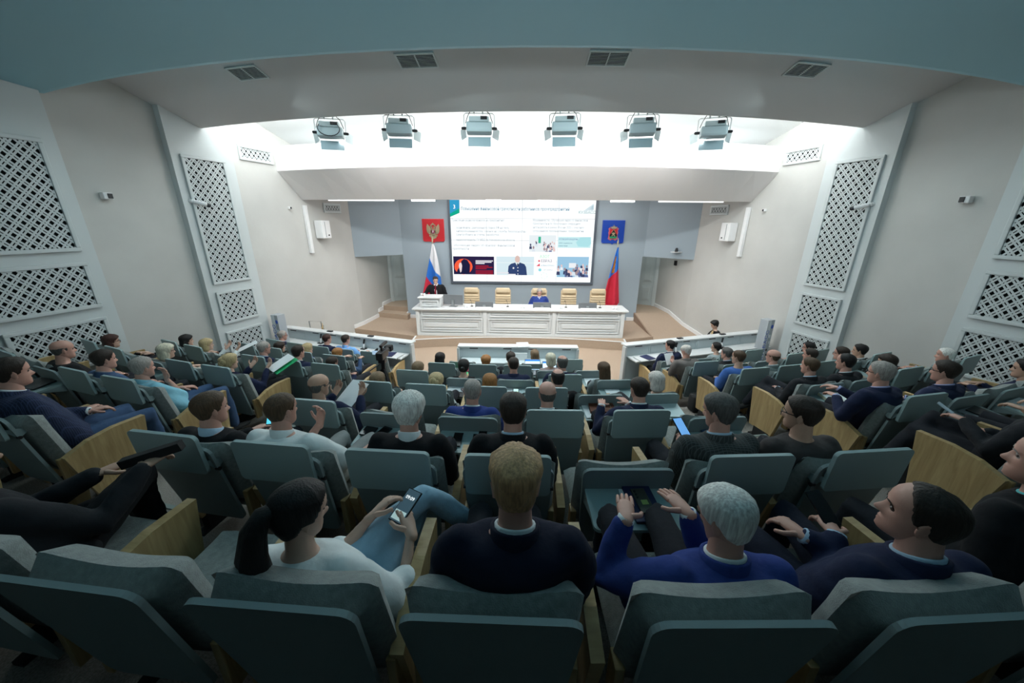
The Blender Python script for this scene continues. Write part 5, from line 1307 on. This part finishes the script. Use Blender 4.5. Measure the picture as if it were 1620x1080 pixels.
# third row
q = sit(2, -1.75, -1.80, 1.07, 'fringe', 'dgrey', 'm', 'navy', None, 'read', 'bald man with stubble and glasses in navy suit holding white papers', yaw=-22, glasses=True)
held(q, 1, (-.13, .06, -.01), (.24, .004, .30), M_paper, 'document', 'white printed sheets held up by the bald man in navy suit', 'papers', (-58, 0, -20))
sit(2, -.43, -.41, 1.09, 'crop', 'grey', 'r', 'blue', 'whitecol', 'lap', 'man with cropped grey hair in royal blue jacket, centre third row')
sit(2, .28, .23, 1.08, 'fringe', 'dgrey', 'r', 'black', 'whitecol', 'lap', 'bald man with white collar and black jacket, centre third row')
sit(2, .97, 1.01, 1.12, 'crop', 'dbrown', 'r', 'navy', 'whitecol', 'leaf2', 'dark cropped man in navy jacket with hand on the brown notebook', dy=.04)
sit(2, -3.79, -3.93, 1.06, 'short', 'grey', 'r', 'aqua', 'aqua', 'chin', 'man in bright aqua short sleeved shirt with hand at his mouth, left block', kind='shirt', sleeves='short', legs=C['denim'])
sit(2, -4.45, -4.35, 1.08, 'short', 'dbrown', 'r', 'denim', 'pink', 'lap', 'bearded dark haired man in blue knitted jacket, left block')
sit(2, -5.10, -5.12, 1.10, 'fringe', 'dgrey', 'r', 'black', None, 'lap', 'broad bald man in black sweater before the left lattice grille', kind='sweater')
sit(2, 3.56, 3.28, 1.18, 'short', 'grey', 'r', 'navy', 'lilac', 'write', 'grey haired man in glasses and navy suit writing in an open notebook', glasses=True)
sit(2, 4.22, 4.07, 1.13, 'short', 'dbrown', 'r', 'navy', 'lilac', 'lap', 'dark haired man with black glasses in navy suit, right block third row', glasses=True)
sit(2, 5.54, 5.42, 1.0, 'short', 'black', 'm', 'navy', None, 'lap', 'dark bearded man at the right edge in front of the lattice grille')
# middle row
sit(3, -1.64, -1.68, .95, 'long', 'lbrown', 'l', 'white', None, 'lap', 'woman with long straight light brown hair in white top, middle row', True, kind='blouse')
sit(3, -1.03, -.97, .98, 'updo', 'blond', 'l', 'pattern', None, 'lap', 'blonde woman with pinned up bun in black and white patterned dress', True, kind='blouse')
sit(3, -.37, -.35, .99, 'bob', 'red', 'l', 'beige', None, 'lap', 'woman with copper red bob, middle row of the centre block', True, kind='blouse')
sit(3, .28, .42, 1.06, 'balding', 'black', 'r', 'black', 'bluecol', 'lap', 'man with black hair and small bald spot in black jacket, middle row')
sit(3, 1.51, 1.55, 1.02, 'bob', 'lgrey', 'l', 'greygreen', None, 'lap', 'woman with straight grey bob beside the right aisle', True, kind='blouse')
q46 = sit(3, -3.69, -3.71, 1.02, 'updo', 'blond', 'l', 'navy', None, 'read', 'blonde woman in navy jacket holding white sheets beside the left aisle', True)
held(q46, 1, (.10, .14, .04), (.24, .32, .004), M_paper, 'document', 'white printed sheets over a green folder in the blonde woman\'s hand', 'papers', (24, 0, -25))
held(q46, 1, (.15, .14, .015), (.26, .32, .008), mat('green_folder', (.02, .42, .16), .5), 'folder', 'bright green folder under white sheets beside the left aisle', 'folder', (24, 0, -25))
sit(3, -4.93, -4.85, 1.03, 'bob', 'plat', 'l', 'beige', None, 'lap', 'elderly woman with short platinum hair and glasses in pale jacket, left block', True, glasses=True, kind='blouse')
sit(3, -6.3, -6.22, .98, 'bob', 'dred', 'l', 'black', None, 'lap', 'woman with dark red bob and glasses by the left wall', True, glasses=True, kind='blouse')
sit(3, 3.60, 3.48, 1.11, 'crop', 'brown', 'r', 'dark', 'bluecol', 'lap', 'man in charcoal suit with crossed legs beside the right aisle', xleg=True)
sit(3, 4.20, 4.00, 1.12, 'recede', 'black', 'r', 'dark', 'whitecol', 'lap', 'dark haired man in black suit and white collar, right block middle row')
sit(3, 4.80, 4.70, 1.05, 'bob', 'dbrown', 'l', 'dark', None, 'lap', 'dark brown haired woman half hidden behind the grey haired man with glasses', True, kind='blouse')
sit(3, 6.05, 5.93, 1.0, 'crop', 'white', 'r', 'dark', 'lilac', 'lap', 'white haired man with blue collar next to the right lattice grille', yaw=6)
# third row from the front
sit(4, -1.49, -1.48, .98, 'long', 'lbrown', 'l', 'greygreen', None, 'lap', 'woman with long ash brown hair by the left aisle, third row from the front', True, kind='blouse')
sit(4, -.78, -.81, 1.05, 'bun', 'black', 'l', 'black', None, 'lap', 'woman in black with black hair in a low bun, centre block', True, kind='blouse')
sit(4, -.07, -.10, 1.10, 'crop', 'dbrown', 'r', 'navy', None, 'lap', 'young man with short dark hair in navy jacket, centre block', )
sit(4, .60, .58, 1.13, 'balding', 'dgrey', 'r', 'navy', 'whitecol', 'lap', 'man with thinning grey hair in navy jacket, centre block')
sit(4, 1.30, 1.17, 1.03, 'long', 'brown', 'l', 'grey', None, 'lap', 'woman with long brown hair and hair clip in grey top', True, kind='blouse')
q = sit(4, -2.80, -2.83, .97, 'crop', 'dbrown', 'r', 'navy', 'whitecol', 'lap', 'dark cropped man with glasses in navy suit beside the left aisle', glasses=True)
sit(4, -3.42, -3.39, 1.10, 'recede', 'dbrown', 'r', 'navy', 'whitecol', 'lap', 'bearded man with receding hair in navy suit, left block')
sit(4, -4.05, -4.03, 1.10, 'crop', 'grey', 'r', 'navy', 'bluecol', 'lap', 'grey haired man with glasses in blue suit, left block', glasses=True)
q43 = sit(4, -5.33, -5.31, 1.0, 'bob', 'blond', 'l', 'white', None, 'read', 'blonde woman with bob in white blouse reading papers near the left wall', True, kind='blouse')
held(q43, 1, (.06, .16, .03), (.22, .32, .004), M_paper, 'document', 'long white printout on the lap of the blonde woman near the left wall', 'papers', (20, 0, -30))
sit(4, -5.95, -5.84, 1.0, 'bob', 'black', 'l', 'black', None, 'lap', 'woman with very dark bob seen from behind near the left wall', True, kind='blouse')
sit(4, 3.32, 3.18, 1.14, 'crop', 'brown', 'm', 'bshirt', None, 'lap', 'tanned man in bright blue shirt beside the right aisle', kind='shirt')
sit(4, 3.92, 3.77, 1.11, 'fringe', 'brown', 'r', 'greygreen', 'whitecol', 'lap', 'bald man in grey jacket and white collar, right block')
sit(4, 4.52, 4.46, 1.08, 'crop', 'dbrown', 'r', 'dark', None, 'lap', 'short haired man in profile directly ahead of the man with crossed legs')
sit(4, 5.12, 5.10, 1.04, 'short', 'dbrown', 'r', 'white', 'whitecol', 'lap', 'dark haired man with glasses and white shirt, right block near wall', glasses=True, kind='shirt')
sit(4, 5.72, 5.52, 1.04, 'short', 'black', 'm', 'dark', 'whitecol', 'lap', 'black haired man in dark suit and white collar nearest the right wall')
# second row from the front
sit(5, -1.30, -1.38, 1.04, 'long', 'black', 'l', 'black', None, 'lap', 'woman with long black hair in black, leftmost of the second centre row', True, kind='blouse')
sit(5, -.62, -.59, 1.02, 'thick', 'red', 'l', 'pink', None, 'lap', 'woman with short auburn hair facing the centre front desk', True, kind='blouse')
sit(5, -.05, -.17, 1.09, 'short', 'dbrown', 'r', 'dark', None, 'lap', 'dark haired person half hidden behind the young man in navy')
sit(5, .52, .50, 1.08, 'bob', 'plat', 'l', 'pink', None, 'lap', 'platinum blonde woman in dusty pink jacket using a laptop', True, kind='blouse')
sit(5, -3.24, -3.30, .99, 'long', 'red', 'l', 'denim', None, 'leaf', 'woman with auburn hair in blue jacket writing on white paper', True)
sit(5, -3.90, -3.93, 1.02, 'long', 'blond', 'l', 'cobalt', None, 'lap', 'blonde woman in cobalt blue top with white collar, left block', True, kind='blouse')
sit(5, -4.55, -4.60, .98, 'bob', 'dbrown', 'l', 'black', None, 'lap', 'woman with dark brown bob seen from behind, left block', True, kind='blouse')
sit(5, 3.12, 2.75, 1.17, 'crop', 'lgrey', 'r', 'taupe', None, 'read', 'grey haired man in taupe blazer bending over white paper', pitch=-22, dy=.05)
held((PEOPLE[-1], *frame(5, 3.12)), 0, (.0, .13, .04), (.2, .004, .22), M_paper, 'document', 'white sheet held by the man in taupe blazer', 'papers', (-30, 0, 10))
sit(5, 3.72, 3.63, 1.08, 'short', 'dgrey', 'r', 'dark', 'bluecol', 'lap', 'man with dark greying hair and light blue collar behind the blue shirted man')
sit(5, 5.50, 5.47, 1.03, 'short', 'black', 'r', 'dark', None, 'lap', 'black haired man in profile before the right front grille', glasses=True)
# front row
sit(6, .28, .27, 1.06, 'bob', 'lbrown', 'l', 'beige', None, 'lap', 'woman with ash blond hair seated closest to the centre front desk', True, kind='blouse')
sit(6, -5.40, -5.34, 1.09, 'short', 'grey', 'r', 'navy', 'whitecol', 'lap', 'grey haired man in front of the left stele', glasses=True)
sit(6, -4.17, -4.12, 1.15, 'crop', 'dred', 'r', 'navy', None, 'lap', 'reddish brown haired man in dark blue jacket at the left front desk')
sit(6, -3.60, -3.66, 1.18, 'crop', 'dbrown', 'r', 'lblue', 'lblue', 'leaf', 'officer in light blue uniform shirt with dark shoulder boards, left front desk', kind='shirt')
sit(6, 3.00, 2.98, 1.20, 'short', 'black', 'r', 'navy', 'whitecol', 'lap', 'black haired man in navy suit at the right front desk beside the aisle', yaw=12)
sit(6, 4.20, 4.02, 1.10, 'bun', 'black', 'l', 'grey', None, 'lap', 'woman with black low bun and glasses at the right front desk', True, glasses=True, kind='blouse', yaw=15)
# shoulder boards of the officer
# person behind the right front desk
r = person(Vector((4.98, 8.66, 0)), R_(70), Vector((0, .17, 1.12)), 'thick', 'black', 'l', C['black'], None, 'lap', True, 0, -25, False, 0, 'young dark haired woman bending down behind the right front desk', 'blouse')
# speaker at the lectern, chairman
r = person(Vector((-2.66, 11.0, .25)), R_(180), Vector((0, .06, 1.56)), 'short', 'dbrown', 'l', C['black'], C['whitecol'], 'podium', False, 20, -16, False, 1, 'standing speaker in black suit, white shirt and dark red tie behind the lectern', 'jacket', None, True, tie=C['red'])
cp = EXX[2]
r = person(Vector((cp, 11.35, .25)), R_(180), Vector((.0, .28, 1.20)), 'short', 'grey', 'r', C['blue'], C['whitecol'], 'desk', False, 0, -26, False, 1, 'seated chairman in blue suit and pale tie reading at the presidium', 'jacket', tie=C['ltie'])
finish_people()
# belongings on the aisle floor
def bag(x, y, z, rz, label, sx=1.0):
    b = empty('bag', (x, y, z), rz, label, 'bag')
    mb = MB().box((0, 0, .16 * sx), (.38 * sx, .18 * sx, .30 * sx), bev=.05); mb.build('bag_body', M_blackrub, b, True)
    mb = MB(); mb.tube([(-.08 * sx, 0, .30 * sx), (-.06 * sx, 0, .40 * sx), (.06 * sx, 0, .40 * sx), (.08 * sx, 0, .30 * sx)], .012, 6); mb.build('handle', M_black, b)
P_, a_ = frame(2, 3.56); bag(P_.x - .05, P_.y - .32, row_z(1), a_, 'black bag on the floor behind the aisle seat of the right block', 1.1)
P_, a_ = frame(5, 3.12); bag(P_.x - .10, P_.y - .30, row_z(4), a_, 'black bag under the aisle seat in the right block, second row from the front')
for o in list(bpy.data.meshes):
    if o.users == 0: bpy.data.meshes.remove(o)
